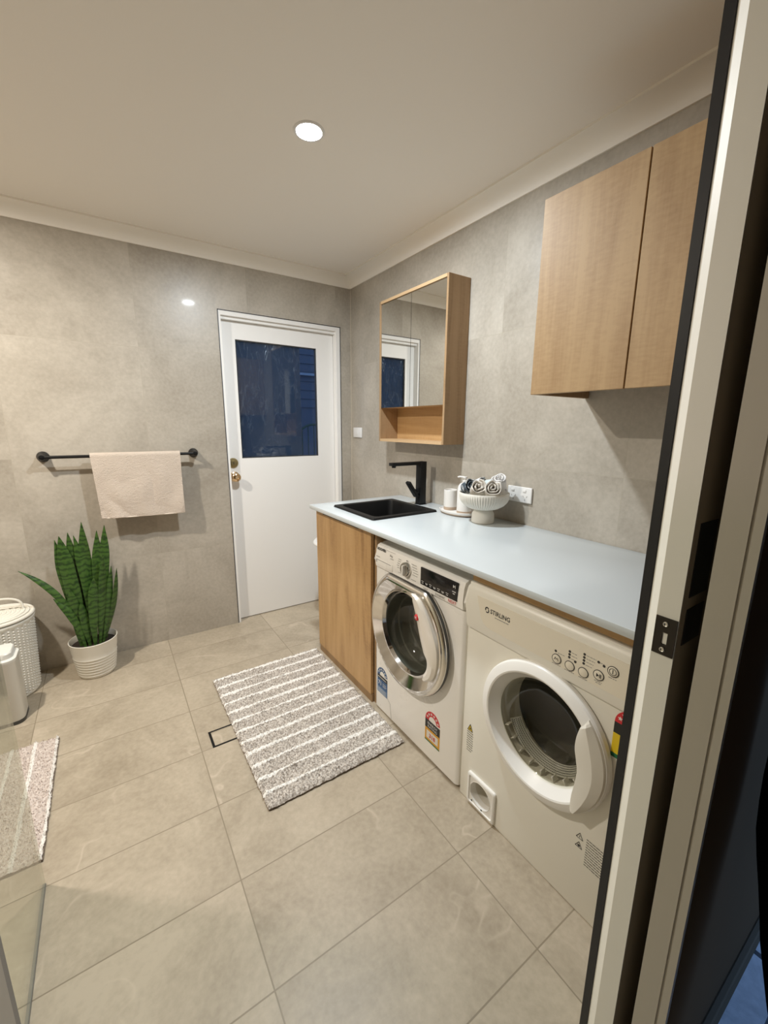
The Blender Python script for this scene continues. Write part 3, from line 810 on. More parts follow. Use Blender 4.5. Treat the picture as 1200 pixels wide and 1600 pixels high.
for x in (-0.004, 0.003): box(b, 0.381+x-0.0008, 0.381+x+0.0008, -0.0532, -0.0524, 0.643, 0.654)
box(b, 0.377, 0.385, -0.0532, -0.0524, 0.647, 0.649)
obj('badge_mark', b, 'ink_white', rb, smooth=False)

def arch(cx, cz, r0, r1, a0=0.0, a1=PI, n=20):
    pts = [(cx+r1*math.cos(a0+(a1-a0)*k/n), cz+r1*math.sin(a0+(a1-a0)*k/n)) for k in range(n+1)]
    pts += [(cx+r0*math.cos(a1+(a0-a1)*k/n), cz+r0*math.sin(a1+(a0-a1)*k/n)) for k in range(n+1)]
    return pts
def star(cx, cz, r, n=5):
    return [(cx+(r if k % 2 == 0 else r*0.45)*math.sin(PI*k/n), cz+(r if k % 2 == 0 else r*0.45)*math.cos(PI*k/n)) for k in range(2*n)]
def rating_label(parent, name, x, z, w, hb, arc, band, fill, extra):
    """paper rating sticker: starred arch over a dark band and a coloured panel"""
    y = -0.0006
    b = bmesh.new(); box(b, x, x+w, y, 0.0, z, z+hb); lab = obj(name, b, fill, parent, smooth=False)
    cx, cz, R = x+w/2, z+hb+0.004, w/2
    b = bmesh.new(); prism(b, arch(cx, cz, R*0.52, R, 0.12), y, 0.0); box(b, x, x+R*0.5, y, 0, z+hb, cz); obj('rating_arch', b, arc, lab, smooth=False)
    b = bmesh.new()
    for k in range(6): 
        a = PI*(0.12+0.152*k); prism(b, star(cx+R*0.76*math.cos(a), cz+R*0.76*math.sin(a), R*0.15), y-0.0004, y)
    obj('stars', b, 'label_white', lab, smooth=False)
    b = bmesh.new(); box(b, x, x+w, y-0.0003, y, z+hb*extra[0], z+hb+0.002); obj('band', b, band, lab, smooth=False)
    return lab
# water rating (blue) and energy rating (red/yellow)
lab = rating_label(wm, 'water_label', 0.024, 0.098, 0.086, 0.095, 'label_blue', 'label_black', 'label_blue', (0.80,))
b = bmesh.new(); box(b, 0.024, 0.110, -0.0009, -0.0006, 0.098, 0.130); obj('panel', b, 'label_pale_blue', lab, smooth=False)
text('litres_lettering', '71', 0.030, 'ink_white', lab, 0.032, -0.0010, 0.142, bold=0.0006)
b = bmesh.new(); bars(b, [(0.030, 0.183, 0.07)], -0.0010, 0.004); bars(b, [(0.070, 0.158, 0.03), (0.070, 0.150, 0.034), (0.070, 0.143, 0.025)], -0.0007, 0.0022); bars(b, [(0.030, 0.122-k*0.006, 0.07) for k in range(4)], -0.0010, 0.0016)
obj('small_print', b, 'ink_white', lab, smooth=False)
lab = rating_label(wm, 'energy_label', 0.398, 0.088, 0.092, 0.098, 'label_red', 'label_black', 'label_orange', (0.62,))
b = bmesh.new(); box(b, 0.408, 0.480, -0.0010, -0.0006, 0.102, 0.138); obj('panel', b, 'label_white', lab, smooth=False)
b = bmesh.new(); box(b, 0.398, 0.490, -0.0010, -0.0006, 0.086, 0.092); obj('foot_band', b, 'label_green', lab, smooth=False)
text('label_lettering', 'ENERGY', 0.015, 'ink_white', lab, 0.444, -0.0010, 0.169, 'CENTER', sx=1.1)
text('label_lettering', 'RATING', 0.015, 'ink_white', lab, 0.444, -0.0010, 0.154, 'CENTER', sx=1.1)
text('figure_lettering', '318', 0.026, 'ink_red', lab, 0.444, -0.0012, 0.110, 'CENTER', bold=0.0006)
for fx in (0.06, 0.54):
    for fy in (0.06, 0.48):
        b = bmesh.new(); lathe(b, [(0.018, 0), (0.018, 0.006), (0.012, 0.012)], 16, (fx, fy, 0), close=True); obj('foot', b, 'rubber_dark', wm)

# ------------------------------------------------------------------ dryer
dy = thing('tumble_dryer', 'white vented dryer with round white door, nearest the doorway', 'dryer', (-0.598, -1.9000, 0), RZ)
DW = 0.620
DCX, DCZ = 0.322, 0.497
b = bmesh.new(); box(b, 0, DW, 0, 0.52, 0.0, 0.868, 0.004, 2)
c = bmesh.new(); lathe(c, [(0.160, -0.40), (0.160, 0.1)], 64, (DCX, 0, DCZ), '-Y', close=True)
c2 = bmesh.new(); lathe(c2, [(0.048, -0.20), (0.048, 0.1)], 40, (0.108, 0, 0.072), '-Y', close=True)
obj('body', cut(cut(b, c), c2), 'dryer_white', dy, angle=30)
# console with rounded underside
pr = [(0.0, 0.700), (-0.010, 0.706), (-0.0145, 0.722), (-0.0150, 0.800), (-0.012, 0.845), (-0.002, 0.862), (0.012, 0.8705), (0.16, 0.8715), (0.16, 0.700)]
t_ = bmesh.new(); prism(t_, pr, -0.004, DW, 'X')
bmesh.ops.bevel(t_, geom=[e for e in t_.edges if abs(e.verts[0].co.x+0.004) < 1e-5 and abs(e.verts[1].co.x+0.004) < 1e-5 and max(e.verts[0].co.y, e.verts[1].co.y) < 0.05], offset=0.010, segments=3, affect='EDGES')
con = obj('console', t_, 'dryer_white', dy, angle=30)
PYD = -0.0153
b = bmesh.new()
prism(b, smooth_pts([(0.050, 0.835), (0.060, 0.800), (0.072, 0.765), (0.088, 0.745), (0.115, 0.738)]) + [Vector((0.545, 0.738)), Vector((0.560, 0.745)), Vector((0.566, 0.760)), Vector((0.566, 0.835))], PYD-0.0004, -0.013)
pn = obj('printed_panel', b, 'dryer_panel', con, smooth=False, label='cream printed control panel')
text('brand_lettering', 'STIRLING', 0.021, 'ink', pn, 0.110, PYD-0.0006, 0.795, bold=0.0004, sx=0.92)
b = bmesh.new()
prism(b, arch(0.096, 0.803, 0.0045, 0.0085, 0.5, 3.9), PYD-0.0009, PYD-0.0004); prism(b, arch(0.097, 0.799, 0.0045, 0.0080, -2.4, 1.0), PYD-0.0009, PYD-0.0004)
obj('brand_mark', b, 'ink', pn, smooth=False)
b = bmesh.new(); bars(b, [(0.130, 0.787, 0.055)], PYD-0.0006, 0.0025); obj('small_print', b, 'ink_grey', pn, smooth=False)
# buttons
for name, x, z, icon in (('program_button', 0.357, 0.757, 'wave'), ('timer_button', 0.397, 0.756, None), ('option_button', 0.436, 0.757, None), ('start_button', 0.476, 0.771, 'play'), ('power_button', 0.510, 0.799, 'power')):
    b = bmesh.new(); lathe(b, [(0.0125, 0.014), (0.0125, 0.017), (0.011, 0.0180), (0.0005, 0.0180)], 28, (x, 0, z), '-Y')
    bt_ = obj(name, b, 'dryer_panel', con)
    b = bmesh.new(); lathe(b, [(0.0126, 0.0158), (0.0126, 0.0172), (0.0142, 0.0172), (0.0142, 0.0158)], 28, (x, 0, z), '-Y')
    if icon == 'wave': tube(b, [(x-0.006, -0.0182, z-0.003), (x-0.003, -0.0182, z+0.005), (x, -0.0182, z-0.001), (x+0.003, -0.0182, z+0.004), (x+0.006, -0.0182, z-0.003)], 0.0010, 5)
    if icon == 'play':
        prism(b, [(x-0.005, z-0.005), (x+0.002, z), (x-0.005, z+0.005)], -0.0188, -0.0180)
        for k in (0.003, 0.006): box(b, x+k, x+k+0.0014, -0.0188, -0.0180, z-0.005, z+0.005)
    if icon == 'power':
        lathe(b, [(0.008, 0.0180), (0.008, 0.0186), (0.0092, 0.0186), (0.0092, 0.0180)], 24, (x, 0, z), '-Y'); box(b, x-0.0007, x+0.0007, -0.0188, -0.0180, z-0.005, z+0.006)
    obj('button_ring', b, 'ink', bt_)
dots = [(0.352, 0.779)] + [(0.393, 0.797-k*0.0085) for k in range(3)] + [(0.434, 0.809-k*0.0088) for k in range(4)] + [(0.472, 0.806), (0.4865, 0.802), (0.411, 0.775)]
for x, z in dots:
    b = bmesh.new(); lathe(b, [(0.0036, 0.0150), (0.0036, 0.0162), (0.0005, 0.0164)], 12, (x, 0, z), '-Y'); obj('indicator_light', b, 'ink', con)
b = bmesh.new()
bars(b, [(0.359, 0.776, 0.022)] + [(0.399, 0.796-k*0.009, 0.016) for k in range(3)] + [(0.440, 0.808-k*0.009, 0.026-0.003*k) for k in range(4)] + [(0.476, 0.806, 0.010)], PYD-0.0004, 0.0015)
bars(b, [(0.344, 0.740, 0.026), (0.383, 0.7395, 0.028), (0.424, 0.7395, 0.024), (0.466, 0.753, 0.020), (0.470, 0.7485, 0.014), (0.500, 0.780, 0.020)], PYD-0.0004, 0.0018)
obj('small_print', b, 'ink_grey', con, smooth=False)
# round door
b = bmesh.new(); lathe(b, [(0.212, 0.001), (0.2155, 0.006), (0.2155, 0.020), (0.212, 0.0265), (0.206, 0.030), (0.186, 0.036), (0.181, 0.0345), (0.178, 0.030), (0.160, 0.006), (0.155, 0.0)], 80, (DCX, 0, DCZ), '-Y')
dd = obj('round_door', b, 'dryer_ring', dy, angle=22)
b = bmesh.new(); lathe(b, [(0.155, 0.000), (0.152, 0.006), (0.148, 0.002), (0.140, -0.012), (0.13, -0.035), (0.10, -0.060), (0.05, -0.070), (0.0005, -0.072)], 64, (DCX, 0, DCZ), '-Y')
obj('door_glass', b, 'dryer_glass', dd)
inner = smooth_pts([(0.457, 0.618), (0.448, 0.580), (0.446, 0.545), (0.453, 0.512), (0.459, 0.480), (0.457, 0.440), (0.452, 0.400), (0.452, 0.365), (0.456, 0.338)])
outer = [Vector((DCX+0.2105*math.cos(a), DCZ+0.2105*math.sin(a))) for a in [math.radians(44-94*k/(len(inner)-1)) for k in range(len(inner))]]
b = bmesh.new(); rows = []
for k_, (p, q) in enumerate(zip(inner, outer)):
    row = []
    f_ = min(1, 0.3+k_/3, 0.25+(len(inner)-1-k_)/4)
    for t, y in ((0, -0.004), (0, -0.034), (0.03, -0.0380), (0.30, -0.0415), (0.62, -0.0425), (0.66, -0.0415), (0.95, -0.0325), (1.0, -0.0275)):
        r_ = p.lerp(q, t); row.append(b.verts.new((r_.x, min(-0.004, y if f_ >= 1 else max(y, -0.026-0.0165*f_)), r_.y)))
    rows.append(row)
for a, c in zip(rows, rows[1:]):
    for i in range(len(a)-1): b.faces.new((a[i], a[i+1], c[i+1], c[i]))
b.faces.new(rows[0]); b.faces.new(list(reversed(rows[-1])))
obj('door_grip', b, 'dryer_handle', dd, angle=18)
# inside: throat, drum, lint grille
b = bmesh.new(); lathe(b, [(0.1595, -0.001), (0.1585, -0.05), (0.150, -0.085)], 64, (DCX, 0, DCZ), '-Y'); obj('door_throat', b, 'dryer_handle', dy)
b = bmesh.new(); lathe(b, [(0.150, -0.085), (0.154, -0.09), (0.158, -0.36), (0.150, -0.38), (0.0005, -0.39)], 60, (DCX, 0, DCZ), '-Y'); obj('drum', b, 'dryer_drum', dy)
b = bmesh.new(); N_ = 48; ga, gb = PI+0.40, 2*PI-0.30
def gp_(a, t): r = 0.143-0.022*t; return Vector((DCX+r*math.cos(a), 0.022+0.030*t, DCZ+r*math.sin(a)))
q = [[b.verts.new(gp_(ga+(gb-ga)*k/N_, t)) for t in (0, 0.5, 1)] for k in range(N_+1)]
for k in range(N_):
    for i_ in (0, 1): b.faces.new((q[k][i_], q[k+1][i_], q[k+1][i_+1], q[k][i_+1]))
bmesh.ops.solidify(b, geom=list(b.faces), thickness=0.002)
lg = obj('lint_grille', b, 'dryer_ring', dy, smooth=False)
b = bmesh.new()
for row_ in range(5):
    for k in range(58):
        a = ga+0.03+(k+0.5*(row_ % 2))*(gb-ga-0.08)/58; t = 0.14+0.18*row_
        p = gp_(a, t); u_ = Vector((-math.sin(a), 0, math.cos(a))); v_ = (gp_(a, t+0.1)-p).normalized(); nn = u_.cross(v_)
        if nn.dot(Vector((math.cos(a), 0, math.sin(a)))) > 0: nn = -nn
        b.faces.new([b.verts.new(p+nn*0.0024+0.0017*(math.cos(c)*u_+math.sin(c)*v_)) for c in [2*PI*h/6 for h in range(6)]])
obj('grille_holes', b, 'shadow_gap', lg, smooth=False)
for k in range(9):
    a = ga+0.10+k*(gb-ga-0.2)/8
    t_ = bmesh.new(); box(t_, 0.140, 0.156, 0.004, 0.026, -0.0016, 0.0016)
    for v in t_.verts:
        x, z = v.co.x, v.co.z
        v.co.x = DCX+x*math.cos(a)-z*math.sin(a); v.co.z = DCZ+x*math.sin(a)+z*math.cos(a)
    obj('grille_rib', t_, 'dryer_handle', lg, smooth=False)
# vent outlet
b = bmesh.new()
def vring(r_in, y, circ=False, rad=0.0):
    pts = rrect(0.046+r_in, 0.176-r_in, 0.010+r_in, 0.138-r_in, 0.008)
    pts = [(pts[i][0]+(pts[(i+1) % len(pts)][0]-pts[i][0])*k/8, pts[i][1]+(pts[(i+1) % len(pts)][1]-pts[i][1])*k/8) for i in range(len(pts)) for k in range(8 if math.dist(pts[i], pts[(i+1) % len(pts)]) > 0.02 else 1)]
    if circ:
        pts = [(0.108+rad*math.cos(t), 0.074+rad*math.sin(t)) for t in [math.atan2(p[1]-0.074, p[0]-0.111) for p in pts]]
    return [b.verts.new((p[0], y, p[1])) for p in pts]
rr_ = [vring(0, 0.0), vring(0, -0.008), vring(0.003, -0.0105), vring(0.009, -0.0105), vring(0.010, -0.006), vring(0, -0.006, True, 0.050), vring(0, -0.008, True, 0.048), vring(0, 0.02, True, 0.0465)]
for A, B in zip(rr_, rr_[1:]):
    for k in range(len(A)): b.faces.new((A[k], A[(k+1) % len(A)], B[(k+1) % len(A)], B[k]))
vt = obj('vent_outlet', b, 'dryer_ring', dy, angle=40)
b = bmesh.new(); lathe(b, [(0.0466, -0.02), (0.0455, -0.06), (0.044, -0.10), (0.0005, -0.102)], 48, (0.108, 0, 0.074), '-Y'); obj('vent_duct', b, 'dryer_handle', vt)
b = bmesh.new()
lathe(b, [(0.003, 0.006), (0.003, 0.0078), (0.0005, 0.008)], 10, (0.070, 0, 0.025), '-Y'); obj('screw_hole', b, 'ink', vt)
b = bmesh.new(); lathe(b, [(0.003, 0.006), (0.003, 0.0078), (0.0005, 0.008)], 10, (0.118, 0, 0.023), '-Y'); obj('screw_hole', b, 'ink', vt)
# stickers
b = bmesh.new(); prism(b, [(0.026, 0.298), (0.050, 0.298), (0.038, 0.324)], -0.0006, 0); wl = obj('warning_sticker', b, 'label_yellow', dy, smooth=False)
b = bmesh.new(); 
for p0, p1 in (((0.026, 0.298), (0.050, 0.298)), ((0.050, 0.298), (0.038, 0.324)), ((0.038, 0.324), (0.026, 0.298))): tube(b, [(p0[0], -0.0007, p0[1]), (p1[0], -0.0007, p1[1])], 0.0012, 5)
prism(b, disc(0.038, 0.306, 0.004, 8), -0.0010, -0.0006)
obj('warning_mark', b, 'ink', wl, smooth=False)
b = bmesh.new(); bars(b, [(0.024+0.002*(k > 6), 0.289-k*0.0095, 0.030-0.008*(k > 7)) for k in range(9)], -0.0002, 0.0024); obj('warning_print', b, 'ink', dy, smooth=False)
b = bmesh.new(); bars(b, [(0.492, 0.262-k*0.0085, 0.075 if k % 4 else 0.06) for k in range(11)], -0.0002, 0.0022); obj('instruction_print', b, 'ink', dy, smooth=False)
for z, fill in ((0.246, False), (0.216, True)):
    b = bmesh.new()
    for p0, p1 in (((0.462, z), (0.482, z)), ((0.482, z), (0.472, z+0.018)), ((0.472, z+0.018), (0.462, z))): tube(b, [(p0[0], -0.0003, p0[1]), (p1[0], -0.0003, p1[1])], 0.0009, 5)
    if fill: prism(b, disc(0.472, z+0.006, 0.004, 8), -0.0006, 0)
    else: box(b, 0.4712, 0.4728, -0.0006, 0, z+0.004, z+0.011)
    obj('hazard_mark', b, 'ink', dy, smooth=False)
lab = rating_label(dy, 'energy_label', 0.522, 0.570, 0.084, 0.090, 'label_red', 'label_black', 'label_yellow', (0.68,))
b = bmesh.new(); box(b, 0.522, 0.606, -0.0010, -0.0006, 0.562, 0.574); obj('foot_band', b, 'label_green', lab, smooth=False)
text('label_lettering', 'ENERGY', 0.013, 'ink_white', lab, 0.564, -0.0010, 0.648, 'CENTER')
text('label_lettering', 'RATING', 0.013, 'ink_white', lab, 0.564, -0.0010, 0.635, 'CENTER')

# ------------------------------------------------------------------ mirror cabinet
mc_ = thing('mirror_cabinet', 'oak wall cabinet with two mirror doors and open shelf, above the sink', 'cabinet', (-0.147, -0.6175, 1.297), RZ)
MW, MH, MD = 0.609, 0.8165, 0.145
b = bmesh.new()
box(b, 0, 0.014, 0, MD, 0, MH, 0.001, 1); obj('side_panel', b, 'oak_brown', mc_, smooth=False)
b = bmesh.new(); box(b, MW-0.014, MW, 0, MD, 0, MH, 0.001, 1); obj('side_panel', b, 'oak_brown', mc_, smooth=False)
b = bmesh.new(); box(b, 0.014, MW-0.014, 0, MD, 0, 0.015); obj('bottom_panel', b, 'oak_pale', mc_, smooth=False)
b = bmesh.new(); box(b, 0.014, MW-0.014, 0, MD, MH-0.015, MH); obj('top_panel', b, 'oak_pale', mc_, smooth=False)
b = bmesh.new(); box(b, 0.014, MW-0.014, 0.012, MD-0.012, 0.203, 0.217); obj('shelf', b, 'oak_pale', mc_, smooth=False)
b = bmesh.new(); box(b, 0.014, MW-0.014, MD-0.012, MD-0.001, 0.015, MH-0.015); obj('back_panel', b, 'oak_level', mc_, smooth=False)
for x0, x1 in ((0.016, 0.3075), (0.3105, MW-0.016)):
    b = bmesh.new(); box(b, x0, x1, 0.004, 0.010, 0.203, MH-0.020); obj('mirror_door', b, 'mirror', mc_, smooth=False)
b = bmesh.new(); box(b, 0.3080, 0.3100, 0.0075, 0.0110, 0.203, MH-0.020); obj('door_gap', b, 'shadow_gap', mc_, smooth=False)

# ------------------------------------------------------------------ wall cabinet over the dryer
uc = thing('wall_cabinet', 'oak-look two-door wall cabinet high over the dryer end of the worktop', 'cabinet', (-0.338, -1.889, 1.503), RZ)
UW, UH, UD = 0.655, 0.606, 0.336
b = bmesh.new()
box(b, 0, 0.016, 0.019, UD, 0, UH); box(b, UW-0.016, UW, 0.019, UD, 0, UH)
box(b, 0.016, UW-0.016, 0.019, UD, 0.030, 0.046); box(b, 0.016, UW-0.016, 0.019, UD, UH-0.016, UH); box(b, 0.016, UW-0.016, UD-0.010, UD, 0.046, UH-0.016)
obj('carcass', b, 'oak_brown', uc, smooth=False)
for x0, x1 in ((0.0, 0.3185), (0.3225, UW)):
    b = bmesh.new(); box(b, x0, x1, 0.0, 0.018, 0.0, UH, 0.001, 1); obj('cabinet_door', b, 'oak_rough', uc, smooth=False)

# ------------------------------------------------------------------ switch and power point
sw = thing('wall_switch', 'small white switch plate on the tiled wall between door and mirror', 'switch', (-0.0005, -0.045, 1.304), RZ)
b = bmesh.new(); box(b, 0, 0.122, -0.010, 0, 0, 0.073, 0.003, 2); obj('plate', b, 'plastic_white', sw)
b = bmesh.new(); box(b, 0.051, 0.071, -0.012, -0.009, 0.018, 0.050, 0.002, 2); obj('rocker', b, 'plastic_white', sw)
gp = thing('power_point', 'white double power point on the wall right of the footed bowl', 'socket', (-0.0005, -1.548, 1.045), RZ)
b = bmesh.new(); box(b, 0, 0.137, -0.010, 0, 0, 0.073, 0.004, 3); gpl = obj('plate', b, 'plastic_white', gp)
for x in (0.036, 0.102):
    b = bmesh.new(); box(b, x-0.013, x+0.005, -0.0135, -0.009, 0.050, 0.062, 0.002, 2); obj('rocker', b, 'plastic_white', gp)
    b = bmesh.new()
    for dx, dz, a in ((-0.010, 0.030, 0.5), (0.010, 0.030, -0.5), (0, 0.014, 0)):
        t_ = bmesh.new(); box(t_, -0.0012, 0.0012, -0.0106, -0.0098, -0.0045, 0.0045)
        for v in t_.verts:
            X, Z = v.co.x, v.co.z
            v.co.x = x+dx+X*math.cos(a)-Z*math.sin(a); v.co.z = dz+X*math.sin(a)+Z*math.cos(a)
        me_ = bpy.data.meshes.new('tmp'); t_.to_mesh(me_); t_.free(); b.from_mesh(me_); bpy.data.meshes.remove(me_)
    obj('outlet_slots', b, 'ink_grey', gp, smooth=False)

# ------------------------------------------------------------------ things on the worktop
T0 = WZ1+0.0004
tr = thing('tray', 'small oval ceramic tray with clay underside, behind the footed bowl', 'tray', (-0.098, -1.305, T0))
b = bmesh.new(); ov = lambda t, r, h: r*(0.62/math.sqrt((0.62*math.sin(t))**2+math.cos(t)**2))
lathe(b, [(0.0005, 0), (0.098, 0), (0.112, 0.006), (0.116, 0.011)], 48, rmod=ov); obj('clay_foot', b, 'ceramic_clay', tr)
b = bmesh.new(); lathe(b, [(0.116, 0.011), (0.120, 0.021), (0.116, 0.022), (0.110, 0.014), (0.0005, 0.013)], 48, rmod=ov); obj('glazed_rim', b, 'ceramic_white', tr)
cp = thing('tumbler', 'plain white ceramic tumbler with clay base on the oval tray', 'cup', (-0.096, -1.243, T0+0.0142))
b = bmesh.new(); lathe(b, [(0.0005, 0), (0.0335, 0), (0.0345, 0.003), (0.0345, 0.016)], 40); obj('clay_base', b, 'ceramic_clay', cp)
b = bmesh.new(); lathe(b, [(0.0345, 0.016), (0.0350, 0.020), (0.0350, 0.104), (0.0335, 0.106), (0.0320, 0.104), (0.0315, 0.02), (0.0005, 0.018)], 40); obj('cup_wall', b, 'ceramic_white', cp)
sd = thing('soap_dispenser', 'taller white ceramic soap dispenser on the tray, half hidden by the bowl', 'soap dispenser', (-0.100, -1.352, T0+0.0142))
b = bmesh.new(); lathe(b, [(0.0005, 0), (0.0365, 0), (0.0375, 0.003), (0.0375, 0.012)], 40); obj('clay_base', b, 'ceramic_clay', sd)
b = bmesh.new(); lathe(b, [(0.0375, 0.012), (0.038, 0.016), (0.038, 0.118), (0.034, 0.138), (0.026, 0.150), (0.013, 0.157), (0.013, 0.160), (0.0005, 0.160)], 40); obj('bottle', b, 'ceramic_white', sd)
b = bmesh.new(); lathe(b, [(0.014, 0.160), (0.014, 0.168), (0.005, 0.169), (0.005, 0.178), (0.010, 0.179), (0.010, 0.186), (0.0005, 0.187)], 20)
tube(b, [(0, 0, 0.183), (-0.008, 0.030, 0.184), (-0.011, 0.042, 0.181)], 0.0042, 8)
obj('pump', b, 'ceramic_white', sd)

BX, BY = -0.132, -1.512
fb = thing('footed_bowl', 'white fluted pedestal bowl of rolled cloths on the worktop', 'bowl', (BX, BY, T0))
b = bmesh.new(); lathe(b, [(0.0005, 0), (0.050, 0), (0.053, 0.004), (0.0535, 0.020), (0.051, 0.045), (0.044, 0.058), (0.040, 0.0625), (0.030, 0.064)], 48); obj('foot', b, 'ceramic_matte', fb)
flute = lambda t, r, h: r*(1+0.060*(abs(math.sin(t*30))-0.6)) if (r > 0.06 and 0.066 < h < 0.128) else r
b = bmesh.new()
pr = [(0.0005, 0.062), (0.040, 0.0635), (0.070, 0.072), (0.092, 0.086), (0.106, 0.102), (0.113, 0.118), (0.116, 0.132), (0.1175, 0.144), (0.115, 0.1465), (0.112, 0.144)]
lathe(b, pr, 360, rmod=flute)
lathe(b, [(0.112, 0.144), (0.107, 0.118), (0.092, 0.096), (0.065, 0.080), (0.0005, 0.074)], 64)
obj('fluted_bowl', b, 'ceramic_matte', fb, angle=60)

def cloth_roll(name, mat, pos, R, L, yaw, tilt, label, turns=2.6, seed=0, twist=0.0):
    rnd = random.Random(seed)
    b = bmesh.new()
    n, m = int(turns*22), 5
    ph = rnd.uniform(0, 6)
    th = R/(turns+0.6)*0.62
    def P(s, k, side):
        t = s*turns*2*PI + ph
        r = R*(0.10+0.90*s) + side*th*0.5
        r *= 1+0.06*math.sin(3*t+seed)+0.04*math.sin(5*t+2*seed)
        v = k/(m-1)-0.5
        y = v*L - (1-s)*0.16*R*(1 if v < 0 else -0.5)
        fl = 1+0.13*(abs(v)*2)**3 - 0.05*math.cos(v*9+seed)
        return Vector((r*fl*math.cos(t+twist*v), y+0.004*math.sin(4*t+seed), r*fl*math.sin(t+twist*v)))
    g = {}
    for i in range(n+1):
        for k in range(m):
            for sd_ in (-1, 1): g[i, k, sd_] = b.verts.new(P(i/n, k, sd_))
    for i in range(n):
        for k in range(m-1):
            b.faces.new((g[i, k, 1], g[i+1, k, 1], g[i+1, k+1, 1], g[i, k+1, 1]))
            b.faces.new((g[i, k, -1], g[i, k+1, -1], g[i+1, k+1, -1], g[i+1, k, -1]))
        for k in (0, m-1): b.faces.new((g[i, k, 1], g[i, k, -1], g[i+1, k, -1], g[i+1, k, 1]))
    for i in (0, n):
        for k in range(m-1): b.faces.new((g[i, k, 1], g[i, k+1, 1], g[i, k+1, -1], g[i, k, -1]))
    o = obj(name, b, mat, angle=70)
    o.location = pos; o.rotation_euler = (tilt, 0, yaw)
    sub = o.modifiers.new('soft', 'SUBSURF'); sub.levels = 1; sub.render_levels = 1
    return tag(o, label, 'washcloth', 'rolled washcloths in the footed bowl')
yv = -0.62
cloth_roll('rolled_washcloth', 'cloth_dark_print', (-0.165, -1.446, 1.108), 0.031, 0.075, yv+0.2, -0.35, 'dark blue-grey patterned washcloth roll at the left of the bowl', seed=1, twist=0.5)
cloth_roll('rolled_washcloth', 'cloth_cream', (-0.178, -1.505, 1.108), 0.034, 0.08, yv, -0.45, 'cream washcloth roll with open spiral, front centre of the bowl', 2.3, seed=2)
cloth_roll('rolled_washcloth', 'cloth_cream', (-0.150, -1.574, 1.110), 0.036, 0.08, yv-0.15, -0.4, 'cream washcloth roll like a rosebud, front right of the bowl', 2.9, seed=3)
cloth_roll('rolled_washcloth', 'cloth_white_print', (-0.090, -1.570, 1.128), 0.035, 0.08, yv-0.5, -1.05, 'white washcloth roll standing tallest at the right of the bowl', 2.6, seed=4)
cloth_roll('rolled_washcloth', 'cloth_grey_print', (-0.112, -1.455, 1.122), 0.028, 0.085, yv+0.4, -0.3, 'grey and white patterned washcloth roll behind the dark roll', 2.4, seed=5)
cloth_roll('rolled_washcloth', 'cloth_pale_blue', (-0.095, -1.508, 1.122), 0.030, 0.08, yv+0.9, -0.2, 'pale blue washcloth roll at the back of the bowl', 2.2, seed=6)

# ------------------------------------------------------------------ towel rail and towel
tb = thing('towel_rail', 'matt black wall towel rail holding the beige towel', 'towel rail', (-1.885, 0, 1.217))
b = bmesh.new(); tube(b, [(0, -0.070, 0), (0.740, -0.070, 0)], 0.0085, 14); obj('rail', b, 'black_metal', tb)
for x in (0.0, 0.740):
    b = bmesh.new(); lathe(b, [(0.0275, 0.0005), (0.0285, 0.004), (0.026, 0.012), (0.016, 0.040), (0.013, 0.062), (0.0125, 0.078), (0.0005, 0.080)], 32, (x, 0, 0), '-Y'); obj('mount', b, 'black_metal', tb)
def hung_towel():
    b = bmesh.new()
    n, m = 80, 120
    prof = []
    top, rr = 1.217, 0.0125
    zf, zb = 0.868, 0.93
    for k in range(m+1):
        s = k/m
        if s < 0.50: z = zf+(top-zf)*(s/0.50); y = -0.070-rr-0.005*(1-s/0.5)
        elif s < 0.56:
            a = (s-0.50)/0.06*PI; z = top+rr*math.sin(a); y = -0.070-rr*math.cos(a)
        else: q = (s-0.56)/0.44; z = top-(top-zb)*q; y = -0.070+rr+0.003*q
        prof.append((y, z))
    g = []
    for k, (y, z) in enumerate(prof):
        row = []
        hang = max(0, (top-z)/0.35)
        for i in range(n+1):
            u = i/n
            x0 = -1.679+0.018*hang; x1 = -1.232-0.004*hang
            x = x0+(x1-x0)*u
            front = 1 if k < m*0.53 else -1
            wr = noise.noise(Vector((u*4.6, z*5.5, 3 if front > 0 else 9)))*0.030*hang + 0.006*hang*math.sin(u*9+z*7) + 0.0022*noise.noise(Vector((u*60, z*90, 1)))
            zz = z+(0.010*(1-u)*0 + 0.012*math.sin(u*2.4-0.3))*hang*(-0.6)
            row.append(b.verts.new((x, min(y-front*abs(wr) if front > 0 else y, -0.028), zz)))
        g.append(row)
    for a, c in zip(g, g[1:]):
        for i in range(n): b.faces.new((a[i], a[i+1], c[i+1], c[i]))
    bmesh.ops.recalc_face_normals(b, faces=list(b.faces))
    bmesh.ops.solidify(b, geom=list(b.faces), thickness=-0.006)
    return b, g
tw = thing('hand_towel', 'beige hand towel folded over the black towel rail', 'towel', (0, 0, 0))
bt_, _ = hung_towel(); obj('terry_cloth', bt_, 'towel_cloth', tw, angle=60)
b = bmesh.new()
pts = []
for i in range(30):
    u = i/29; x = -1.661+(0.425)*u
    pts.append((x, -0.092-0.004*math.sin(u*9+6), 0.868-0.0072*math.sin(u*2.4-0.3)))
tube(b, pts, 0.0035, 8); obj('hem', b, 'towel_hem', tw)

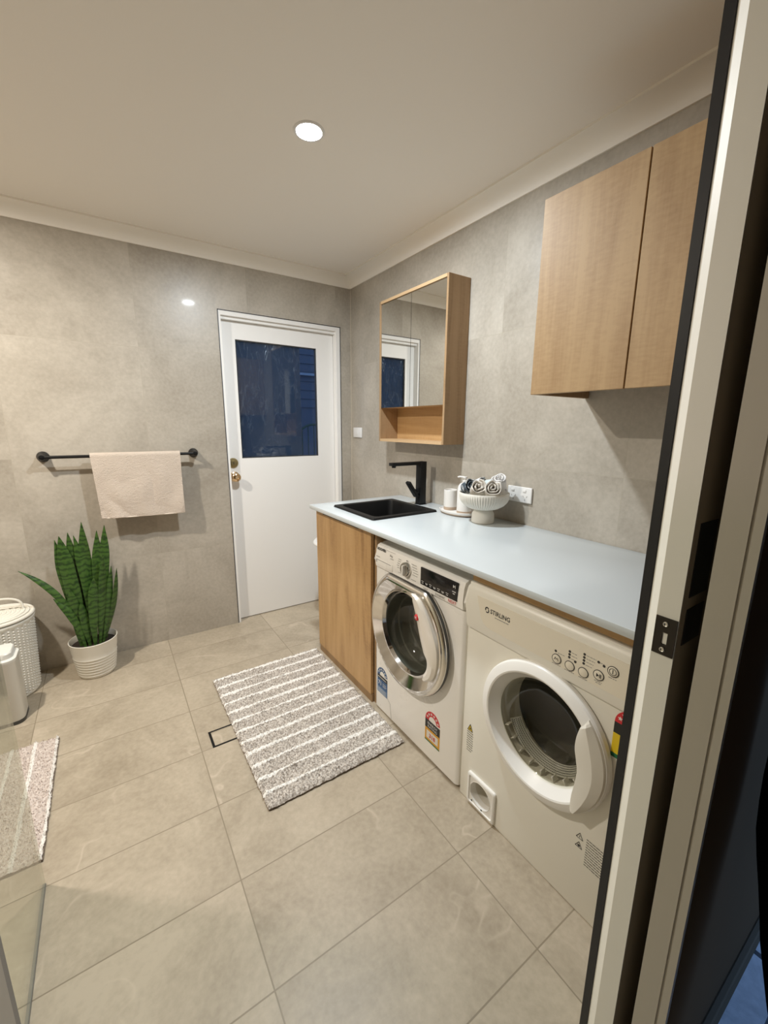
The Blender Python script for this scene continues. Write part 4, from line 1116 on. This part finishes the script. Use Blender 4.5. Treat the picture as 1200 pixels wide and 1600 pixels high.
# ------------------------------------------------------------------ snake plant
pp = thing('snake_plant', 'snake plant with banded upright leaves in a white ribbed pot', 'potted plant', (-1.775, -0.170, 0))
b = bmesh.new()
pr = [(0.0005, 0), (0.083, 0), (0.087, 0.004)]
for k in range(28):
    z = 0.012+k*(0.115/27)
    pr.append((0.0875+0.030*z/0.21+0.0016*math.sin(k*2*PI/4), z))
pr += [(0.1085, 0.15), (0.1145, 0.205), (0.1155, 0.209), (0.113, 0.211), (0.1105, 0.208), (0.105, 0.165)]
lathe(b, pr, 64); obj('pot', b, 'pot_white', pp, angle=50)
b = bmesh.new(); lathe(b, [(0.1075, 0.176), (0.07, 0.182), (0.0005, 0.186)], 40); obj('soil', b, 'soil', pp)
def leaf_mesh(base, tip, width, bulge, face, n=16, roll=0.0):
    base, tip, bulge = Vector(base), Vector(tip), Vector(bulge)
    b = bmesh.new(); rows = []
    mid = (base+tip)/2+bulge
    for k in range(n+1):
        t = k/n
        p = base*(1-t)**2+mid*2*t*(1-t)+tip*t*t
        d = ((mid-base)*(1-t)+(tip-mid)*t).normalized()
        fa = face+roll*t
        side = Vector((math.cos(fa), math.sin(fa), 0)); side = (side-d*side.dot(d)).normalized()
        nr = d.cross(side)
        wv = 0.40*width*(0.32+0.68*min(1, t*1.9))*(1-max(0, (t-0.70)/0.30)**1.9)
        wv = max(wv, 0.0012)
        wv *= 1+0.07*math.sin(t*11+width*190)
        th = 0.0035*(1-t*0.6)
        fold = 0.16
        row = []
        for s, o_ in ((-1, 0), (-0.5, -1), (0, -1), (0.5, -1), (1, 0), (0.5, 1), (0, 1), (-0.5, 1)):
            row.append(b.verts.new(p+side*wv*s+nr*(wv*fold*s*s*2*0.5+o_*th*0.5)))
        rows.append(row)
    for a, c in zip(rows, rows[1:]):
        for i in range(8): b.faces.new((a[i], a[(i+1) % 8], c[(i+1) % 8], c[i]))
    b.faces.new(list(reversed(rows[0]))); b.faces.new(rows[-1])
    return b
LV = [  # base, tip (relative to the pot), width, bulge, facing, roll
    ((0.01, 0.02), (0.020, 0.02, 0.872), 0.070, (-0.005, 0, 0), 0.15, 0.2),
    ((0.045, 0.03), (0.120, 0.02, 0.842), 0.060, (0.005, 0, 0), -0.35, 0.3),
    ((0.035, 0.01), (0.082, 0.03, 0.815), 0.066, (0.0, 0, 0), 0.0, 0.2),
    ((-0.02, 0.03), (-0.045, 0.02, 0.822), 0.072, (-0.005, 0, 0), 0.1, 0.0),
    ((-0.035, -0.01), (-0.082, 0.0, 0.812), 0.088, (0.002, 0, 0), -0.1, 0.15),
    ((-0.05, 0.02), (-0.103, 0.01, 0.792), 0.064, (0.000, 0, 0), 0.3, 0.1),
    ((0.0, -0.01), (-0.022, 0.02, 0.803), 0.060, (0.035, 0, 0), 0.5, -0.3),
    ((-0.035, -0.03), (-0.262, -0.02, 0.660), 0.040, (0.086, 0, 0.085), 0.5, 0.0),
    ((-0.035, -0.05), (-0.142, -0.03, 0.486), 0.046, (0.040, 0, 0.035), 0.4, 0.0),
    ((0.05, -0.01), (0.152, 0.00, 0.592), 0.044, (0.030, 0, -0.02), 0.6, 0.2),
    ((0.045, -0.03), (0.128, 0.00, 0.610), 0.042, (0.012, 0, 0), 0.2, 0.3),
    ((0.03, -0.04), (0.098, -0.02, 0.690), 0.052, (0.006, 0, 0), 0.2, 0.4),
    ((0.01, -0.055), (0.044, -0.04, 0.574), 0.058, (-0.014, 0, 0), 0.1, 0.1),
    ((0.06, 0.02), (0.108, 0.02, 0.552), 0.046, (0.0, 0, 0), 0.0, 0.2),
    ((-0.015, -0.04), (-0.03, -0.03, 0.44), 0.052, (0.0, 0, 0), 0.1, 0.3),
    ((-0.055, -0.02), (-0.068, -0.02, 0.52), 0.060, (0.0, 0, 0), -0.2, 0.2),
    ((0.0, 0.05), (0.055, 0.04, 0.62), 0.070, (0.0, 0, 0), 0.1, 0.2),
]
for (bx_, by_), tp_, wd, bl, fc, rl in LV:
    obj('leaf', leaf_mesh((bx_, by_, 0.180), tp_, wd, bl, fc, roll=rl), 'snake_leaf', pp, angle=60)

# ------------------------------------------------------------------ hamper and pedal bin
hp = thing('laundry_hamper', 'white wicker hamper with looped lid against the back wall', 'hamper', (-2.163, -0.156, 0))
def weave(t, r, h):
    row = int(h/0.0075+0.001)
    return r + 0.0045*math.sin(t*24+(PI if row % 2 else 0)) if 0.012 < h < 0.40 else r
b = bmesh.new()
pr = [(0.0005, 0.002), (0.126, 0.002), (0.130, 0.008)]
for k in range(1, 53): z = 0.0075*k+0.004; pr.append((0.130+0.021*z/0.41, z))
pr += [(0.155, 0.405), (0.157, 0.412), (0.153, 0.418), (0.148, 0.416), (0.144, 0.40)]
lathe(b, pr, 192, rmod=weave); obj('woven_body', b, 'wicker_white', hp, angle=80)
b = bmesh.new(); lathe(b, [(0.152, 0.420), (0.159, 0.424), (0.160, 0.432), (0.154, 0.437), (0.146, 0.434), (0.10, 0.440), (0.0005, 0.443)], 90, rmod=lambda t, r, h: r+(0.0012*math.sin(t*45) if r > 0.14 else 0))
ld = obj('lid', b, 'wicker_white', hp, angle=60)
b = bmesh.new()
for k in range(7):
    lathe(b, [(0.02+0.018*k, 0.440-0.0002*k), (0.022+0.018*k, 0.4455-0.0006*k), (0.030+0.018*k, 0.4455-0.0006*k), (0.032+0.018*k, 0.440-0.0002*k)], 60, rmod=lambda t, r, h: r+0.0012*math.sin(t*24))
obj('lid_weave', b, 'wicker_white', ld, angle=60)
b = bmesh.new(); tube(b, [(0.112-0.17*(1-math.cos(a))/2, 0.02, 0.438+0.072*math.sin(a)**0.6) for a in [PI*k/16 for k in range(17)]], 0.0058, 8)
obj('lid_handle', b, 'wicker_white', ld)

bn = thing('pedal_bin', 'white rounded pedal bin with black base in front of the hamper', 'bin', (-2.183, -0.418, 0))
hx, hy = 0.125, 0.072
def rr_stack(b, layers, n=6, capb=True, capt=True):
    rows = []
    for x, y, r, z in layers:
        rows.append([b.verts.new((p[0], p[1], z)) for p in rrect(-x, x, -y, y, min(r, x*0.98, y*0.98), n)])
    m = len(rows[0])
    for a, c in zip(rows, rows[1:]):
        for i in range(m): b.faces.new((a[i], a[(i+1) % m], c[(i+1) % m], c[i]))
    if capb: b.faces.new(list(reversed(rows[0])))
    if capt: b.faces.new(rows[-1])
    return b
b = bmesh.new(); rr_stack(b, [(hx, hy, 0.036, 0.0), (hx+0.001, hy+0.001, 0.036, 0.004), (hx+0.001, hy+0.001, 0.036, 0.017)]); obj('base_ring', b, 'rubber_dark', bn)
b = bmesh.new(); rr_stack(b, [(hx-0.001, hy-0.001, 0.036, 0.017), (hx, hy, 0.036, 0.019), (hx, hy, 0.036, 0.306), (hx+0.004, hy+0.004, 0.038, 0.312), (hx+0.004, hy+0.004, 0.038, 0.326), (hx-0.004, hy-0.004, 0.034, 0.331)]); obj('bin_body', b, 'bin_white', bn, angle=40)
b = bmesh.new(); rr_stack(b, [(hx-0.009, hy-0.008, 0.03, 0.331), (hx-0.009, hy-0.008, 0.03, 0.354), (hx-0.013, hy-0.012, 0.028, 0.359), (hx-0.025, hy-0.025, 0.02, 0.360)]); obj('bin_lid', b, 'bin_white', bn, angle=40)
b = bmesh.new(); box(b, -0.03, 0.03, -hy-0.030, -hy+0.01, 0.010, 0.018, 0.003, 2); obj('pedal', b, 'chrome', bn)

# white laundry tub standing in the gap between cabinet and back door
b = bmesh.new()
lathe(b, [(0.0005, 0.002), (0.105, 0.002), (0.112, 0.01), (0.146, 0.56), (0.148, 0.595), (0.172, 0.602), (0.176, 0.610), (0.172, 0.618), (0.150, 0.620), (0.143, 0.60), (0.108, 0.014), (0.0005, 0.010)], 48)
o = obj('laundry_tub', b, 'plastic_white', loc=(-0.330, -0.400, 0)); tag(o, 'white plastic tub rim showing between sink cabinet and back door', 'tub')

# ------------------------------------------------------------------ mats
def mat_mesh(x0, x1, y0, y1, axis, off, pitch, step=0.0055, seed=1, edge=None):
    b = bmesh.new(); rnd = random.Random(seed)
    nx, ny = int((x1-x0)/step), int((y1-y0)/step)
    g = []
    for j in range(ny+1):
        row = []
        for i in range(nx+1):
            x = x0+(x1-x0)*i/nx; y = y0+(y1-y0)*j/ny
            wig = 0.006*noise.noise(Vector((x*6, y*6, seed)))
            s = (y if axis == 1 else x)+wig-off
            d = abs((s+pitch/2) % pitch-pitch/2)
            ridge = 0.009*math.exp(-(d/0.0065)**2)
            de = min(x-x0, x1-x, y-y0, y1-y)
            fall = min(1, de/0.014+0.25)
            h = (0.016+ridge)*math.sqrt(fall)+rnd.uniform(-0.0045, 0.0045)*fall + 0.002*noise.noise(Vector((x*30, y*30, 2)))
            ex = 0.0035*noise.noise(Vector((x*40, y*40, 5)))*(de < 0.004)
            row.append(b.verts.new((x+rnd.uniform(-0.0012, 0.0012)+ex, y+rnd.uniform(-0.0012, 0.0012)+ex, max(0.004, h))))
        g.append(row)
    for a, c in zip(g, g[1:]):
        for i in range(nx): b.faces.new((a[i], a[i+1], c[i+1], c[i]))
    # loose yarn ends standing out of the pile
    for k in range(int((x1-x0)*(y1-y0)*30000)):
        v = g[rnd.randrange(ny+1)][rnd.randrange(nx+1)].co
        t = rnd.uniform(0, 2*PI); wv = rnd.uniform(0.0012, 0.0022); ln = rnd.uniform(0.005, 0.011)
        u_ = Vector((math.cos(t), math.sin(t), 0)); n_v = Vector((-u_.y, u_.x, 0))*rnd.uniform(-0.8, 0.8)+Vector((0, 0, 1))
        p0 = v-Vector((0, 0, 0.002))
        b.faces.new((b.verts.new(p0-u_*wv), b.verts.new(p0+u_*wv), b.verts.new(p0+n_v.normalized()*ln)))
    return b
bmt = thing('bath_mat', 'grey and white striped shaggy bath mat in front of the sink cabinet', 'bath mat', (0, 0, 0), 0, 'striped bath mats')
obj('pile', mat_mesh(-1.247, -0.628, -1.580, -0.640, 1, -0.665, MAT_PITCH), 'bath_mat_pile', bmt, angle=180)
b = bmesh.new(); box(b, -1.246, -0.629, -1.579, -0.641, 0.0005, 0.008, 0.002, 1); obj('backing', b, 'mat_edge', bmt)
bm2 = thing('bath_mat', 'pale pinkish striped bath mat partly behind the glass screen', 'bath mat', (0, 0, 0), 0, 'striped bath mats')
obj('pile', mat_mesh(-2.86, -1.916, -1.352, -0.705, 0, -1.995, MAT_PITCH, seed=4, step=0.006), 'far_mat_pile', bm2, angle=180)
b = bmesh.new(); box(b, -2.859, -1.915, -1.352, -0.704, 0.0005, 0.008, 0.002, 1); obj('backing', b, 'mat_edge', bm2)

# floor drain: tile insert in a black frame
fd = thing('floor_drain', 'tile-insert floor drain with black frame, half under the bath mat', 'drain', (-1.35, -1.145, 0))
b = bmesh.new()
for x0, x1, y0, y1 in ((0, 0.010, 0, 0.111), (0.210, 0.22, 0, 0.111), (0.010, 0.210, 0, 0.008), (0.010, 0.210, 0.103, 0.111)): box(b, x0, x1, y0, y1, 0.0002, 0.0016)
obj('drain_frame', b, 'black_metal', fd, smooth=False)
b = bmesh.new(); box(b, 0.011, 0.209, 0.009, 0.102, 0.0002, 0.0012); obj('tile_insert', b, 'floor_tile', fd, smooth=False)

# ------------------------------------------------------------------ shower glass screen
gs = thing('glass_screen', 'frameless clear glass screen standing at the left edge of the floor', 'glass screen', (-1.904, -1.443, 0))
b = bmesh.new(); box(b, -0.003, 0.003, -1.108, 0, 0.004, 2.05); obj('glass_panel', b, 'shower_glass', gs, smooth=False)
b = bmesh.new(); box(b, -0.004, 0.004, -1.108, 0.0, 0.0005, 0.0045); obj('bottom_seal', b, 'glass_seal', gs, smooth=False)

# ------------------------------------------------------------------ outside the back door (dusk)
b = bmesh.new(); box(b, -4, 4, 0.14, 6, -0.2, -0.1); struct(obj('ground_outside', b, 'slate_tile', smooth=False))
b = bmesh.new(); 
box(b, -3, 3, 2.40, 2.42, -0.1, 3.1)
for k in range(13): prism(b, [(2.40, 1.62+k*0.11), (2.385, 1.62+k*0.11), (2.397, 1.62+(k+1)*0.11), (2.40, 1.62+(k+1)*0.11)], -3, 3, 'X')
o = obj('garage_wall', b, 'dark_timber', smooth=False); tag(o, 'dark weatherboard wall seen through the clear strip of door glass', 'wall')
b = bmesh.new(); box(b, -3, 3, 2.34, 2.38, 2.02, 2.05)
o = obj('pale_ledge', b, 'outdoor_white', smooth=False); tag(o, 'pale horizontal ledge outside seen through the clear glass strip', 'ledge')
ch = thing('garden_chair', 'round-backed garden chair outside, low in the clear glass strip', 'chair', (0.36, 1.5, -0.1))
b = bmesh.new(); tube(b, [(0.22*math.cos(a), 0, 1.28+0.22*math.sin(a)) for a in [2*PI*k/28 for k in range(29)]], 0.012, 8); 
for k in range(-2, 3): tube(b, [(k*0.07, 0, 1.28-math.sqrt(0.22**2-(k*0.07)**2)), (k*0.07, 0, 1.28+math.sqrt(0.22**2-(k*0.07)**2))], 0.005, 6)
obj('backrest', b, 'leaf_dark', ch)
b = bmesh.new(); box(b, -0.22, 0.22, 0, 0.42, 1.00, 1.05, 0.02, 2); obj('seat', b, 'leaf_dark', ch)
for x in (-0.19, 0.19):
    for y in (0.03, 0.39):
        b = bmesh.new(); tube(b, [(x, y, 0), (x, y, 1.0)], 0.014, 8); obj('leg', b, 'leaf_dark', ch)
